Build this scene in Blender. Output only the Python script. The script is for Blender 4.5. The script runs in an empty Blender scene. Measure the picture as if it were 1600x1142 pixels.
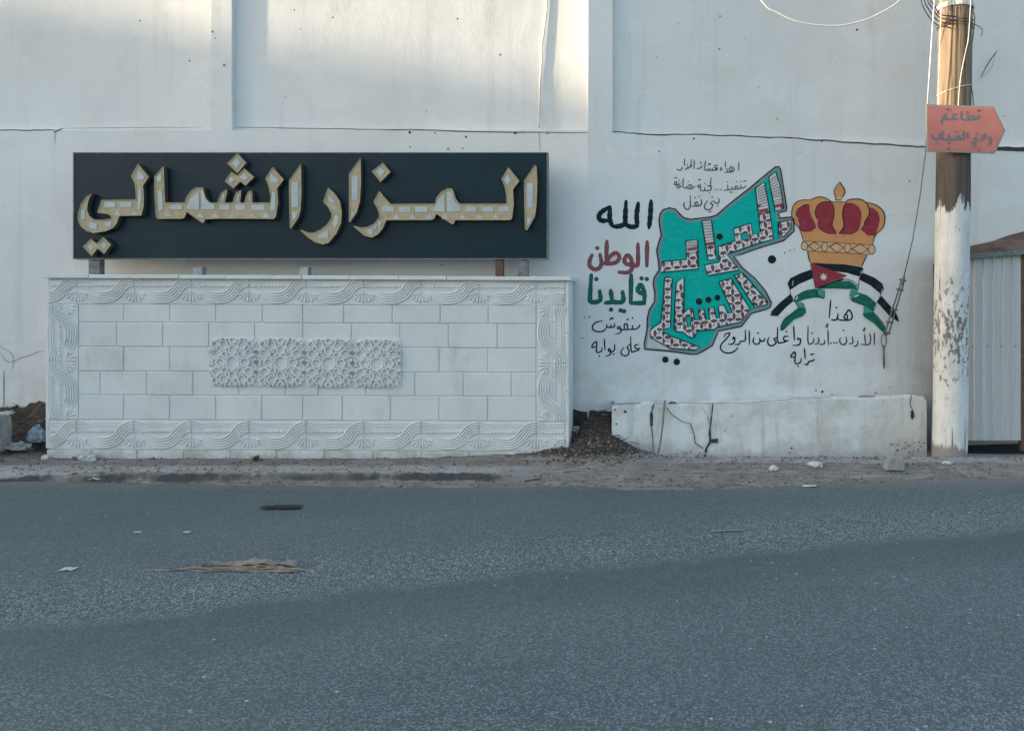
import bpy, bmesh, math, random
from mathutils import Vector, Matrix, noise as mn
from mathutils.geometry import tessellate_polygon
R = math.radians
random.seed(7)
scn = bpy.context.scene
COL = scn.collection

# ------------------------------------------------------------------ camera, sky, sun
F, D, VX, HY, CZ = 1256.0, 8.1, 1000.0, 467.0, 1.686      # focal length in photo pixels, camera distance, axis, eye height
cd = bpy.data.cameras.new('camera'); cam = bpy.data.objects.new('camera', cd); COL.objects.link(cam)
cam.location = (0, -D, CZ); cam.rotation_euler = (R(90), 0, 0)
cd.sensor_width = 36; cd.lens = 36*F/1600
cd.shift_x = (800-VX)/1600; cd.shift_y = -(571-HY)/1600
cd.clip_start = 0.05; cd.clip_end = 2000
scn.camera = cam

SUN_EL, SUN_AZ = 8.5, 9.5            # low sun from the left, grazing the long wall
sdir = Vector((-math.cos(R(SUN_EL))*math.cos(R(SUN_AZ)), -math.cos(R(SUN_EL))*math.sin(R(SUN_AZ)), math.sin(R(SUN_EL))))
w = bpy.data.worlds.new('World'); scn.world = w; w.use_nodes = True
nt = w.node_tree; nt.nodes.clear()
sky = nt.nodes.new('ShaderNodeTexSky'); sky.sky_type = 'NISHITA'; sky.sun_disc = False
sky.sun_elevation = R(SUN_EL); sky.sun_rotation = math.atan2(sdir.x, sdir.y)
sky.dust_density = 2.6; sky.ozone_density = 1.45; sky.air_density = 1.0
hs = nt.nodes.new('ShaderNodeHueSaturation'); hs.inputs['Saturation'].default_value = 1.0
bg = nt.nodes.new('ShaderNodeBackground'); bg.inputs[1].default_value = 0.15
wo = nt.nodes.new('ShaderNodeOutputWorld')
nt.links.new(sky.outputs[0], hs.inputs['Color']); nt.links.new(hs.outputs[0], bg.inputs[0]); nt.links.new(bg.outputs[0], wo.inputs[0])
sl = bpy.data.lights.new('sun', 'SUN'); sl.energy = 2.4; sl.angle = R(1.0); sl.color = (1.0, 0.80, 0.56)
so = bpy.data.objects.new('sun', sl); COL.objects.link(so)
so.rotation_euler = (-sdir).to_track_quat('-Z', 'Y').to_euler(); so.location = (-20, -10, 12)
vs = scn.view_settings; vs.view_transform = 'Standard'; vs.look = 'None'; vs.gamma = 1.0; vs.exposure = 2.05
scn.cycles.max_bounces = 6

# ------------------------------------------------------------------ helpers
def PP(px, py, Y):
    d = Y+D
    return Vector(((px-VX)/F*d, Y, CZ-(py-HY)/F*d))
def GP(px, py, z=0.0):
    d = (CZ-z)*F/(py-HY)
    return Vector(((px-VX)/F*d, d-D, z))
WY = 0.55; TH = R(9.0); CPX = 919.0
XC = (CPX-VX)/F*(WY+D)
def W(px, py, off=0.002):
    """point of the long wall (left part) or of the mural wall (turned by 9 degrees), off metres proud of it"""
    if px <= CPX: return PP(px, py, WY-off)
    t = math.tan(TH); k = (px-VX)/F
    Y = (WY-off/math.cos(TH)+t*k*D-t*XC)/(1-t*k)
    return PP(px, py, Y)
def RW(s, z, dep):
    return Vector((XC+s*math.cos(TH)-dep*math.sin(TH), WY+s*math.sin(TH)+dep*math.cos(TH), z))
def LW(s, z, dep):
    return Vector((XC+s, WY+dep, z))
def sm(a, b, x):
    t = min(1, max(0, (x-a)/(b-a))); return t*t*(3-2*t)
def interp(tab, x):
    if x <= tab[0][0]: return tab[0][1]
    for (a, b), (c, d) in zip(tab, tab[1:]):
        if x <= c: return b+(d-b)*(x-a)/(c-a)
    return tab[-1][1]
def nz(x, y, z=0.0): return mn.noise(Vector((x, y, z)))

class MB:
    def __init__(s): s.v, s.f, s.m = [], [], []
    def add(s, vs, fs, mi=0):
        b = len(s.v); s.v += [Vector(v) for v in vs]
        for f in fs: s.f.append(tuple(i+b for i in f)); s.m.append(mi)
    def box(s, a, b, mi=0):
        x0, y0, z0 = a; x1, y1, z1 = b
        s.add([(x0,y0,z0),(x1,y0,z0),(x1,y1,z0),(x0,y1,z0),(x0,y0,z1),(x1,y0,z1),(x1,y1,z1),(x0,y1,z1)],
              [(0,3,2,1),(4,5,6,7),(0,1,5,4),(1,2,6,5),(2,3,7,6),(3,0,4,7)], mi)
    def block(s, x0, x1, z0, z1, yf, yb, c=0.006, mi=0):
        """stone facing block with a chamfered front arris"""
        s.add([(x0,yb,z0),(x1,yb,z0),(x1,yb,z1),(x0,yb,z1),
               (x0,yf+c,z0),(x1,yf+c,z0),(x1,yf+c,z1),(x0,yf+c,z1),
               (x0+c,yf,z0+c),(x1-c,yf,z0+c),(x1-c,yf,z1-c),(x0+c,yf,z1-c)],
              [(8,9,10,11),(4,5,9,8),(5,6,10,9),(6,7,11,10),(7,4,8,11),(0,1,5,4),(1,2,6,5),(2,3,7,6),(3,0,4,7)], mi)
    def tube(s, pts, r, n=8, mi=0, cap=True):
        pts = [Vector(p) for p in pts]; N = len(pts)
        rs = r if isinstance(r, (list, tuple)) else [r]*N
        b = len(s.v); up = None
        for i, p in enumerate(pts):
            t = (pts[min(i+1, N-1)]-pts[max(i-1, 0)]).normalized()
            if up is None:
                up = Vector((0,0,1)) if abs(t.z) < .9 else Vector((1,0,0))
            a = t.cross(up).normalized(); up = a.cross(t).normalized()
            for k in range(n):
                th = 2*math.pi*k/n
                s.v.append(p+(a*math.cos(th)+up*math.sin(th))*rs[i])
        for i in range(N-1):
            for k in range(n):
                s.f.append((b+i*n+k, b+i*n+(k+1)%n, b+(i+1)*n+(k+1)%n, b+(i+1)*n+k)); s.m.append(mi)
        if cap:
            s.f.append(tuple(b+k for k in range(n))[::-1]); s.m.append(mi)
            s.f.append(tuple(b+(N-1)*n+k for k in range(n))); s.m.append(mi)
    def build(s, name, mats, parent=None, smooth=False):
        me = bpy.data.meshes.new(name)
        o = bpy.data.objects.new(name, me); COL.objects.link(o)
        off = Vector((0,0,0))
        if parent is not None:
            o.parent = parent
            q = parent
            while q is not None: off += q.location; q = q.parent
        me.from_pydata([tuple(v-off) for v in s.v], [], s.f)
        for m in (mats if isinstance(mats, (list, tuple)) else [mats]): me.materials.append(m)
        if len(me.materials) > 1: me.polygons.foreach_set('material_index', s.m)
        if smooth: me.polygons.foreach_set('use_smooth', [True]*len(me.polygons))
        me.update()
        return o
def tag(o, label=None, cat=None, group=None, kind=None):
    if label: o['label'] = label
    if cat: o['category'] = cat
    if group: o['group'] = group
    if kind: o['kind'] = kind
    return o
def thing(name, loc, label, cat, group=None):
    o = bpy.data.objects.new(name, None); COL.objects.link(o); o.location = loc; o.empty_display_size = .2
    return tag(o, label, cat, group)
def rebase(o, p):
    """move a single-mesh thing's origin to its base"""
    p = Vector(p)
    for v in o.data.vertices: v.co -= p
    o.location = p
    return o

# ------------------------------------------------------------------ materials
MATS = {}
class NG:
    def __init__(s, name, rough=.8, spec=.3):
        s.m = bpy.data.materials.new(name); s.m.use_nodes = True
        s.t = s.m.node_tree; s.b = s.t.nodes['Principled BSDF']
        s.b.inputs['Roughness'].default_value = rough; s.b.inputs['Specular IOR Level'].default_value = spec
        g = s.t.nodes.new('ShaderNodeNewGeometry'); s.pos = g.outputs['Position']
    def n(s, t, **k):
        x = s.t.nodes.new(t)
        for a, b in k.items(): setattr(x, a, b)
        return x
    def l(s, a, b): s.t.links.new(a, b)
    def mapv(s, scale=(1,1,1), rot=(0,0,0), src=None):
        m = s.n('ShaderNodeMapping'); m.inputs['Scale'].default_value = scale; m.inputs['Rotation'].default_value = rot
        s.l(src or s.pos, m.inputs['Vector']); return m.outputs[0]
    def noise(s, scale, detail=4, rough=.55, vec=None, dist=0):
        x = s.n('ShaderNodeTexNoise'); x.inputs['Scale'].default_value = scale; x.inputs['Detail'].default_value = detail
        x.inputs['Roughness'].default_value = rough; x.inputs['Distortion'].default_value = dist
        s.l(vec or s.pos, x.inputs['Vector']); return x.outputs[0]
    def vor(s, scale, vec=None, feat='F1', out='Distance', rnd=1):
        x = s.n('ShaderNodeTexVoronoi', feature=feat); x.inputs['Scale'].default_value = scale; x.inputs['Randomness'].default_value = rnd
        s.l(vec or s.pos, x.inputs['Vector']); return x.outputs[out]
    def ramp(s, fac, lo, hi, a=0., b=1.):
        x = s.n('ShaderNodeMapRange'); x.clamp = True
        x.inputs[1].default_value = lo; x.inputs[2].default_value = hi; x.inputs[3].default_value = a; x.inputs[4].default_value = b
        s.l(fac, x.inputs[0]); return x.outputs[0]
    def math(s, op, a, b=None):
        x = s.n('ShaderNodeMath', operation=op)
        for i, v in enumerate((a, b)):
            if v is None: continue
            if isinstance(v, (int, float)): x.inputs[i].default_value = v
            else: s.l(v, x.inputs[i])
        return x.outputs[0]
    def mix(s, fac, a, b, mode='MIX'):
        x = s.n('ShaderNodeMix', data_type='RGBA', blend_type=mode)
        for i, v in ((0, fac), (6, a), (7, b)):
            if isinstance(v, (int, float)): x.inputs[i].default_value = v
            elif isinstance(v, (tuple, list)): x.inputs[i].default_value = (*v, 1)
            else: s.l(v, x.inputs[i])
        return x.outputs[2]
    def xyz(s):
        x = s.n('ShaderNodeSeparateXYZ'); s.l(s.pos, x.inputs[0]); return x.outputs
    def col(s, c):
        if isinstance(c, (tuple, list)): s.b.inputs['Base Color'].default_value = (*c, 1)
        else: s.l(c, s.b.inputs['Base Color'])
    def bump(s, h, strength=.3, dist=.01):
        x = s.n('ShaderNodeBump'); x.inputs['Strength'].default_value = strength; x.inputs['Distance'].default_value = dist
        s.l(h, x.inputs['Height']); s.l(x.outputs[0], s.b.inputs['Normal'])
def simple(name, c, c2=None, scale=8, rough=.8, bump=.15, spec=.3, bscale=None, metal=0, detail=5):
    g = NG(name, rough, spec)
    f = g.ramp(g.noise(scale, detail), .35, .68)
    g.col(g.mix(f, c, c2 or tuple(v*.8 for v in c)))
    g.b.inputs['Metallic'].default_value = metal
    if bump: g.bump(g.noise(bscale or scale*6, 3), bump, .006)
    return g.m

def wall_mat(name, base, dirt=.0):
    g = NG(name, .88, .2)
    x, y, z = g.xyz()
    big = g.ramp(g.noise(.55, 5, .6), .35, .7)
    c = g.mix(big, base, tuple(v*.9 for v in base))
    pat = g.ramp(g.noise(1.7, 6, .65, dist=.6), .52, .66)
    c = g.mix(g.math('MULTIPLY', pat, .5), c, (.65, .63, .57))
    rep_ = g.ramp(g.noise(1.05, 3, .5, vec=g.mapv((1, 1, 1.6)), dist=1.2), .60, .625)
    c = g.mix(g.math('MULTIPLY', rep_, .28), c, (.80, .80, .79))
    drip = g.ramp(g.noise(1.0, 5, .6, vec=g.mapv((5.5, 5.5, .35))), .56, .8)
    c = g.mix(g.math('MULTIPLY', drip, .38), c, (.44, .44, .42))
    low = g.ramp(g.math('ADD', z, g.math('MULTIPLY', g.noise(1.4, 5, .65), 1.6)), 1.5, 2.0, 1, 0)
    c = g.mix(g.math('MULTIPLY', g.math('MULTIPLY', low, g.ramp(g.noise(3.1, 6, .7), .45, .62)), .5), c, (.52, .48, .41))
    # splash and soot stains along the foot, ragged
    foot = g.math('ADD', g.math('MULTIPLY', z, -1.7), g.math('MULTIPLY', g.noise(4.0, 8, .72), 1.15))
    ft = g.ramp(foot, .22, .52)
    c = g.mix(g.math('MULTIPLY', ft, .55), c, (.32, .295, .265))
    if dirt:
        c = g.mix(g.math('MULTIPLY', g.ramp(g.noise(3.3, 7, .72), .46, .66), .6), c, (.46, .43, .38))
        c = g.mix(g.math('MULTIPLY', g.ramp(g.noise(1.0, 5, .7, vec=g.mapv((11, 11, 1.1))), .55, .72), .5), c, (.33, .31, .28))
        c = g.mix(g.ramp(g.noise(7.5, 7, .7), .66, .69), c, (.25, .225, .20))
    # pock marks and chips
    pk = g.vor(3.1); spk = g.ramp(pk, .028, .05, 1, 0)
    few = g.ramp(g.noise(2.4, 2), .47, .55)
    c = g.mix(g.math('MULTIPLY', g.math('MULTIPLY', spk, few), .8), c, (.16, .15, .14))
    pk2 = g.ramp(g.vor(8.5), .045, .075, 1, 0); few2 = g.ramp(g.noise(3.4, 2), .56, .62)
    c = g.mix(g.math('MULTIPLY', g.math('MULTIPLY', pk2, few2), .6), c, (.3, .28, .26))
    g.col(c)
    h = g.math('ADD', g.noise(9, 5, .6), g.math('MULTIPLY', g.noise(60, 3, .6, vec=g.mapv((1.6, 1.6, .55))), .35))
    h = g.math('SUBTRACT', h, g.math('MULTIPLY', spk, few))
    g.bump(h, .30, .012)
    return g.m
M = {}
M['plaster'] = wall_mat('white plaster', (.74, .735, .715))
M['plaster2'] = wall_mat('stained whitewash', (.74, .73, .70), True)
M['stone'] = simple('pale carved stone', (.70, .695, .675), (.62, .615, .60), 5, .75, .12, bscale=70)
def stone_face():
    g = NG('pale stone blocks', .72, .3)
    c = g.mix(g.ramp(g.noise(1.6, 5), .35, .65), (.70, .695, .675), (.615, .615, .60))
    st = g.ramp(g.noise(3, 6, .7, vec=g.mapv((1, 1, .5))), .54, .74)
    c = g.mix(g.math('MULTIPLY', st, .45), c, (.4, .38, .35))
    x, y, z = g.xyz()
    ft = g.ramp(g.math('ADD', g.math('MULTIPLY', z, -2.0), g.math('MULTIPLY', g.noise(5, 6, .7), 1.2)), .22, .5)
    c = g.mix(g.math('MULTIPLY', ft, .65), c, (.33, .30, .27))
    g.col(c); g.bump(g.noise(28, 5, .65), .22, .01); return g.m
M['stoneface'] = stone_face()
M['joint'] = simple('grey mortar', (.36, .36, .35), (.25, .25, .25), 30)
M['panel'] = simple('black sign panel', (.0020, .0165, .0265), (.0035, .022, .033), 2.5, .42, .03, .24)
M['gold'] = simple('tan letter faces', (.47, .385, .235), (.37, .30, .185), 14, .5, .05, .4)
M['goldside'] = simple('brown letter edges', (.105, .078, .062), (.07, .055, .045), 10, .6)
M['inlay'] = simple('pale grey inlay', (.47, .505, .52), (.38, .41, .425), 9, .35, .04, .5)
M['steel'] = simple('weathered steel', (.20, .22, .225), (.12, .12, .12), 20, .55, .1, .4, metal=.3)
M['galv'] = simple('galvanised steel', (.36, .39, .40), (.24, .26, .27), 18, .5, .05, .4, metal=.2)
M['rust'] = simple('rusty steel', (.16, .095, .065), (.09, .06, .05), 25, .85)
def paint(name, c, v=.86, sc=14):
    g = NG(name, .82, .12)
    k = g.mix(g.ramp(g.noise(sc, 5), .35, .68), c, tuple(x*v for x in c))
    br = g.ramp(g.noise(1.0, 5, .65, vec=g.mapv((9, 9, 30), (0, R(25), 0))), .52, .8)
    k = g.mix(g.math('MULTIPLY', br, .09), k, (.60, .60, .58))
    chip = g.ramp(g.noise(42, 4, .7), .70, .74)
    k = g.mix(g.math('MULTIPLY', chip, .6), k, (.62, .61, .59))
    g.col(k)
    g.bump(g.math('ADD', g.noise(9, 5, .6), g.math('MULTIPLY', g.noise(60, 3, .6, vec=g.mapv((1.6, 1.6, .55))), .35)), .28, .012)
    return g.m
M['p_black'] = paint('black paint', (.012, .020, .026))
M['p_ink'] = paint('dark ink paint', (.045, .050, .058))
M['p_brown'] = paint('brown ink paint', (.10, .075, .066))
M['p_grey'] = paint('grey paint', (.27, .29, .30), .8, 6)
M['p_lgrey'] = paint('light grey paint', (.58, .59, .59))
M['p_teal'] = paint('teal paint', (.0015, .43, .36), .95, 4)
M['p_green'] = paint('green paint', (.012, .155, .10), .75, 30)
M['p_mint'] = paint('mint paint', (.07, .33, .27), .85, 30)
M['p_white'] = paint('white paint', (.74, .73, .70))
M['p_red'] = paint('crimson paint', (.31, .042, .06), .85, 10)
M['p_brick'] = paint('faded red paint', (.29, .08, .09), .85, 40)
M['p_orange'] = paint('orange paint', (.66, .31, .125), .9, 10)
M['p_peach'] = paint('pale orange paint', (.68, .44, .26), .9)
M['p_beige'] = paint('beige paint', (.64, .53, .38), .9)
M['crack'] = simple('dark crack', (.035, .033, .032), (.08, .075, .07), 20)
M['hair'] = simple('grey seam', (.24, .22, .20), (.40, .37, .33), 9)
M['cablew'] = simple('white cable', (.72, .70, .64), None, 20, .5)
M['cabled'] = simple('dark cable', (.035, .035, .04), None, 20, .5)
M['signface'] = simple('faded red sign face', (.44, .165, .145), (.38, .14, .125), 5, .55, .05, .4)
M['signrim'] = simple('grey sign rim', (.30, .29, .25), (.22, .21, .19), 20, .6)
M['signtxt'] = simple('blue grey lettering', (.10, .145, .165), (.16, .17, .18), 60, .7)
M['sheet'] = None
M['dirtdark'] = simple('dark earth', (.085, .062, .050), (.045, .034, .030), 14, .95, .5, bscale=40)
M['peb1'] = simple('grey pebble', (.22, .20, .18), (.13, .115, .10), 30, .9)
M['peb2'] = simple('brown clod', (.11, .082, .066), (.055, .042, .036), 30, .95)
M['peb3'] = simple('pale chip', (.33, .31, .28), None, 30, .85)
M['straw'] = simple('dark dry litter', (.085,.062,.045), (.22,.17,.115), 9, .9)
M['paper'] = simple('white paper', (.58, .58, .56), (.42, .41, .39), 22, .8)
M['card'] = simple('tan cardboard', (.33, .275, .215), (.20, .165, .13), 25, .85, .3)
M['rag'] = simple('black rubber', (.018, .019, .021), (.03, .03, .032), 25, .7)
M['bag'] = simple('blue plastic bag', (.14, .20, .25), (.30, .36, .40), 9, .35, .2)
M['conc'] = simple('grey concrete', (.30, .295, .28), (.22, .215, .205), 12, .9, .4)
M['ledge'] = simple('dusty ledge', (.66, .65, .62), (.50, .48, .45), 5, .9, .3)
M['doorred'] = simple('dark red metal', (.12, .03, .03), (.07, .025, .025), 12, .6)
M['gloom'] = simple('dark soil floor', (.03, .029, .028), None, 12, .95)  # near-black colour paints the shade under the shed

def asphalt():
    g = NG('worn asphalt', .82, .35)
    x, y, z = g.xyz()
    v = g.math('SUBTRACT', y, g.math('MULTIPLY', x, .31))
    v = g.math('ADD', v, g.math('MULTIPLY', g.math('SUBTRACT', g.noise(.5, 5, .6), .5), .75))
    cr = g.n('ShaderNodeValToRGB')
    vv = g.ramp(v, -6.0, 0.0); g.l(vv, cr.inputs[0])
    e = cr.color_ramp.elements
    # bare coarse chippings show pale where wheels do not polish the binder
    stops = [(0, .60), (.16, .40), (.28, .30), (.36, .34), (.40, .12), (.485, .03), (.515, .85), (.56, 1.0), (.605, .8), (.65, .36), (.74, .22), (.85, .10), (1, .1)]
    e[0].position, e[0].color = stops[0][0], (stops[0][1],)*3+(1,)
    e[1].position, e[1].color = stops[-1][0], (stops[-1][1],)*3+(1,)
    for p, c in stops[1:-1]:
        q = e.new(p); q.color = (c, c, c, 1)
    coarse = g.math('MULTIPLY', cr.outputs[0], g.ramp(g.noise(1.1, 4, .6), .25, .6, .55, 1.0))
    base = g.mix(g.ramp(g.noise(.9, 6, .6, vec=g.mapv((.35, 1, 1), (0, 0, R(-14)))), .3, .7), (.068, .095, .098), (.090, .120, .122))
    base = g.mix(g.math('MULTIPLY', g.ramp(cr.outputs[0], .02, .18, 1, 0), .5), base, (.050, .070, .073))
    base = g.mix(g.math('MULTIPLY', g.ramp(g.noise(3.2, 6, .7), .5, .8), .35), base, (.115, .128, .130))
    st = g.vor(118, out='Color'); sx = g.n('ShaderNodeSeparateColor'); g.l(st, sx.inputs[0])
    stone = g.ramp(sx.outputs[0], .50, .85)
    gr = g.ramp(g.noise(170, 3, .7), .34, .62)
    am = g.math('MULTIPLY', g.math('ADD', g.math('MULTIPLY', coarse, .95), .20), g.math('MULTIPLY', stone, gr))
    c = g.mix(am, base, (.46, .51, .51))
    dk = g.math('MULTIPLY', g.ramp(g.noise(125, 3, .7), .52, .66), g.math('ADD', g.math('MULTIPLY', coarse, .7), .25))
    c = g.mix(dk, c, (.017, .022, .024))
    big = g.vor(38, out='Color'); bx = g.n('ShaderNodeSeparateColor'); g.l(big, bx.inputs[0])
    c = g.mix(g.math('MULTIPLY', g.ramp(bx.outputs[1], .992, .995), g.ramp(g.vor(38), .25, .35, 1, 0)), c, (.40, .44, .44))
    # dust blown off the verge
    ds = g.ramp(g.math('ADD', y, g.math('MULTIPLY', g.noise(2.5, 5, .7), .5)), -.80, -.35)
    c = g.mix(g.math('MULTIPLY', ds, .55), c, (.24, .215, .185))
    # oil and patch stains
    oil = g.ramp(g.noise(1.3, 6, .7, vec=g.mapv((.5, 1, 1))), .60, .74)
    c = g.mix(g.math('MULTIPLY', oil, .35), c, (.028, .036, .038))
    g.col(c)
    h = g.math('ADD', g.math('MULTIPLY', g.noise(95, 3, .7), g.math('ADD', g.math('MULTIPLY', coarse, 1.4), .4)), g.math('MULTIPLY', g.noise(7, 3), .5))
    g.bump(h, .55, .012)
    rr = g.ramp(coarse, 0, 1, .62, .9); g.l(rr, g.b.inputs['Roughness'])
    return g.m
M['asphalt'] = asphalt()
def verge():
    g = NG('dusty pavement', .95, .15)
    at = g.n('ShaderNodeAttribute'); at.attribute_name = 'earth'
    ak = g.n('ShaderNodeAttribute'); ak.attribute_name = 'kerb'
    c = g.mix(g.ramp(g.noise(3, 6, .65), .32, .7), (.275, .255, .225), (.185, .168, .148))
    c = g.mix(g.math('MULTIPLY', g.ramp(g.noise(14, 5, .7), .5, .7), .6), c, (.125, .105, .09))
    c = g.mix(g.math('MULTIPLY', g.ramp(g.noise(1.0, 6, .75, vec=g.mapv((3.2, 15, 15))), .53, .66), .75), c, (.085, .066, .055))
    c = g.mix(g.math('MULTIPLY', g.ramp(g.noise(1.0, 5, .7, vec=g.mapv((1.6, 11, 11))), .56, .64), .55), c, (.36, .345, .315))
    k = g.mix(g.ramp(g.noise(5, 6, .7), .4, .62), (.42, .415, .39), (.30, .285, .26))
    c = g.mix(ak.outputs['Fac'], c, k)
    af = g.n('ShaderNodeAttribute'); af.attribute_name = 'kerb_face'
    c = g.mix(g.ramp(g.math('ADD', af.outputs['Fac'], g.math('MULTIPLY', g.math('SUBTRACT', g.noise(11, 5, .7), .5), 1.2)), .25, .7), c, (.075, .073, .070))  # dark grey kerb face, its shadow patches put into the colour
    e = g.mix(g.ramp(g.noise(16, 5, .7), .35, .65), (.058, .044, .038), (.115, .090, .074))
    em = g.ramp(g.math('ADD', at.outputs['Fac'], g.math('MULTIPLY', g.math('SUBTRACT', g.noise(9, 5, .7), .5), .9)), .3, .55)
    c = g.mix(em, c, e)
    g.col(c)
    g.bump(g.math('ADD', g.noise(38, 5, .7), g.noise(9, 3)), .6, .02)
    return g.m
M['verge'] = verge()
M['ground'] = simple('dry earth', (.20, .17, .135), (.13, .11, .09), .6, .95, .3, bscale=9)

def pole_mat():
    g = NG('weathered pole', .85, .25)
    x, y, z = g.xyz()
    gv = g.mapv((16, 16, .7)); gv2 = g.mapv((34, 34, 1.3))
    gr = g.noise(1.0, 5, .6, vec=gv); gr2 = g.noise(1.0, 4, .6, vec=gv2)
    wood = g.mix(g.ramp(gr, .3, .7), (.30, .225, .15), (.16, .12, .085))
    wood = g.mix(g.ramp(gr2, .56, .66), wood, (.065, .045, .034))
    low = g.ramp(g.math('ADD', z, g.math('MULTIPLY', gr, .3)), 3.3, 3.75, 1, 0)
    old = g.mix(g.ramp(gr, .3, .7), (.125, .10, .085), (.06, .05, .045))
    wood = g.mix(low, wood, old)  # darker below the sign, tan above: sunlit top put into the wood's colour
    edge = g.math('ADD', z, g.math('MULTIPLY', g.math('SUBTRACT', g.noise(1.0, 5, .65, vec=g.mapv((9, 9, 2.6))), .5), .75))
    pm = g.ramp(edge, 2.64, 2.68, 1, 0)
    white = g.mix(g.ramp(g.noise(4, 5), .35, .7), (.72, .715, .69), (.56, .555, .535))
    white = g.mix(g.math('MULTIPLY', g.ramp(g.noise(1.0, 5, .7, vec=g.mapv((10, 10, 1.6))), .5, .7), .5), white, (.40, .385, .36))
    # flaked band and long checks in the paint
    band = g.ramp(g.math('ABSOLUTE', g.math('SUBTRACT', z, 1.35)), .15, .75, 1, 0)
    fl = g.ramp(g.math('ADD', g.noise(1.0, 5, .75, vec=g.mapv((26, 26, 11))), g.math('MULTIPLY', band, .13)), .625, .67)
    ck = g.ramp(g.noise(1.0, 3, .6, vec=g.mapv((30, 30, .9))), .645, .68)
    fl = g.math('MAXIMUM', fl, ck)
    bot = g.ramp(g.math('ADD', z, g.math('MULTIPLY', g.noise(1, 4, vec=g.mapv((14, 14, 2))), .28)), .27, .31, 1, 0)
    white = g.mix(g.math('MULTIPLY', fl, .85), white, (.10, .085, .075))
    white = g.mix(bot, white, (.27, .25, .23))
    g.col(g.mix(pm, wood, white))
    g.bump(g.math('ADD', gr2, g.math('MULTIPLY', fl, -.8)), .4, .012)
    return g.m
M['pole'] = pole_mat()
def sheet_mat():
    g = NG('painted corrugated sheet', .55, .4)
    c = g.mix(g.ramp(g.noise(1.0, 5, .6, vec=g.mapv((7, 7, .5))), .35, .7), (.56, .555, .54), (.47, .47, .46))
    c = g.mix(g.math('MULTIPLY', g.ramp(g.noise(1.0, 6, .7, vec=g.mapv((12, 12, .8))), .58, .75), .5), c, (.36, .29, .23))
    g.col(c); return g.m
M['sheet'] = sheet_mat()
def roof_mat():
    g = NG('rusty roof sheet', .8, .3)
    c = g.mix(g.ramp(g.noise(5, 6, .7), .35, .65), (.15, .095, .075), (.085, .055, .046))
    c = g.mix(g.math('MULTIPLY', g.ramp(g.noise(2, 5), .5, .7), .5), c, (.28, .22, .19))
    g.col(c); return g.m
M['roof'] = roof_mat()

# ------------------------------------------------------------------ ground, road, pavement
def mk(name, mb, mat, label=None, kind=None, smooth=False):
    o = mb.build(name, mat, None, smooth); tag(o, label, None, None, kind); return o
mb = MB(); mb.add([(-400,-400,-.08),(400,-400,-.08),(400,400,-.08),(-400,400,-.08)], [(0,1,2,3)])
mk('ground', mb, M['ground'], 'dry bare earth all around', 'structure')
mb = MB(); nx, ny = 90, 60
for j in range(ny+1):
    for i in range(nx+1):
        x = -45+90*i/nx; y = -16+16.2*j/ny
        mb.v.append(Vector((x, y, .012*nz(x*.25, y*.5)-.012*max(0, -y-6)*.2)))
for j in range(ny):
    for i in range(nx):
        a = j*(nx+1)+i; mb.f.append((a, a+1, a+nx+2, a+nx+1)); mb.m.append(0)
mk('road', mb, M['asphalt'], 'worn grey asphalt road', 'structure', True)

edge_tab = [(x, 0) for x in ()]
for px, py in [(-600,745),(0,748),(200,753),(400,757),(750,760),(880,758),(930,759),(975,765),(1080,765),(1200,760),(1300,757),(1400,752),(1600,748),(2200,740)]:
    p = GP(px, py); edge_tab.append((p.x, p.y))
def road_edge(x): return interp(edge_tab, x)+.045*nz(x*2.3, 5.1)+.028*nz(x*9, 1.7)+.014*nz(x*31, 4.4)
MXR, MXL = PP(942,0,.2).x, PP(72,0,.2).x
def mound(x, y):
    q = (x-MXR)/(.30 if x < MXR else .22); r = math.exp(-q*q); r2 = math.exp(-((x-MXR+.12)/.46)**2)
    m = r*.27*sm(-.12, .50, y)+r2*(.085*sm(-.30, .10, y)+.012*sm(-.5, -.2, y))
    l = sm(MXL+.12, MXL-.15, x)
    m2 = l*(.42*sm(-.12, .55, y)+.03*sm(-.5, 0, y))
    b = .045*math.exp(-((y+.02)/.16)**2)*sm(-2.6, -1.0, x)*(1-sm(-.4, .5, x))
    return max(m, m2)+b
def gh(x, y):
    ye = road_edge(x); rt = sm(-1.5, -.9, x)
    chip = .03*nz(x*4, 3.3)+.02*nz(x*13, 7.7)
    yk = -.66+chip-.035*max(0, nz(x*1.7, 9.))
    left = .08
    if y < yk:
        t = min(1, (yk-y)/.035); left = .085-.062*t
        if y < yk-.035:
            u = min(1, max(0, (yk-.035-y)/max(.03, yk-.035-ye))); left = .023*(1-u)
    right = .078*sm(ye, -.22, y)+.006*sm(ye-.01, ye+.06, y)
    h = left*(1-rt)+right*rt
    if y < ye: h -= min(.05, (ye-y)*.5)
    h += .008*nz(x*6, y*6)+.004*nz(x*20, y*20)
    h -= .11*sm(-.02, .62, y)*sm(-.1, .5, x)
    m = mound(x, y)
    return h+m*(1+.25*nz(x*5, y*5, 2))+m*.12*nz(x*16, y*16)
xs = []; x = -16.0
while x < 12:
    xs.append(x); x += .018 if -7.6 < x < 5.0 else .25
ys = []; y = -1.12
while y < 3.2:
    ys.append(y); y += .014 if y < -.5 else (.025 if y < .75 else .2)
mb = MB(); earth = []; kerb = []; kface = []
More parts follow.
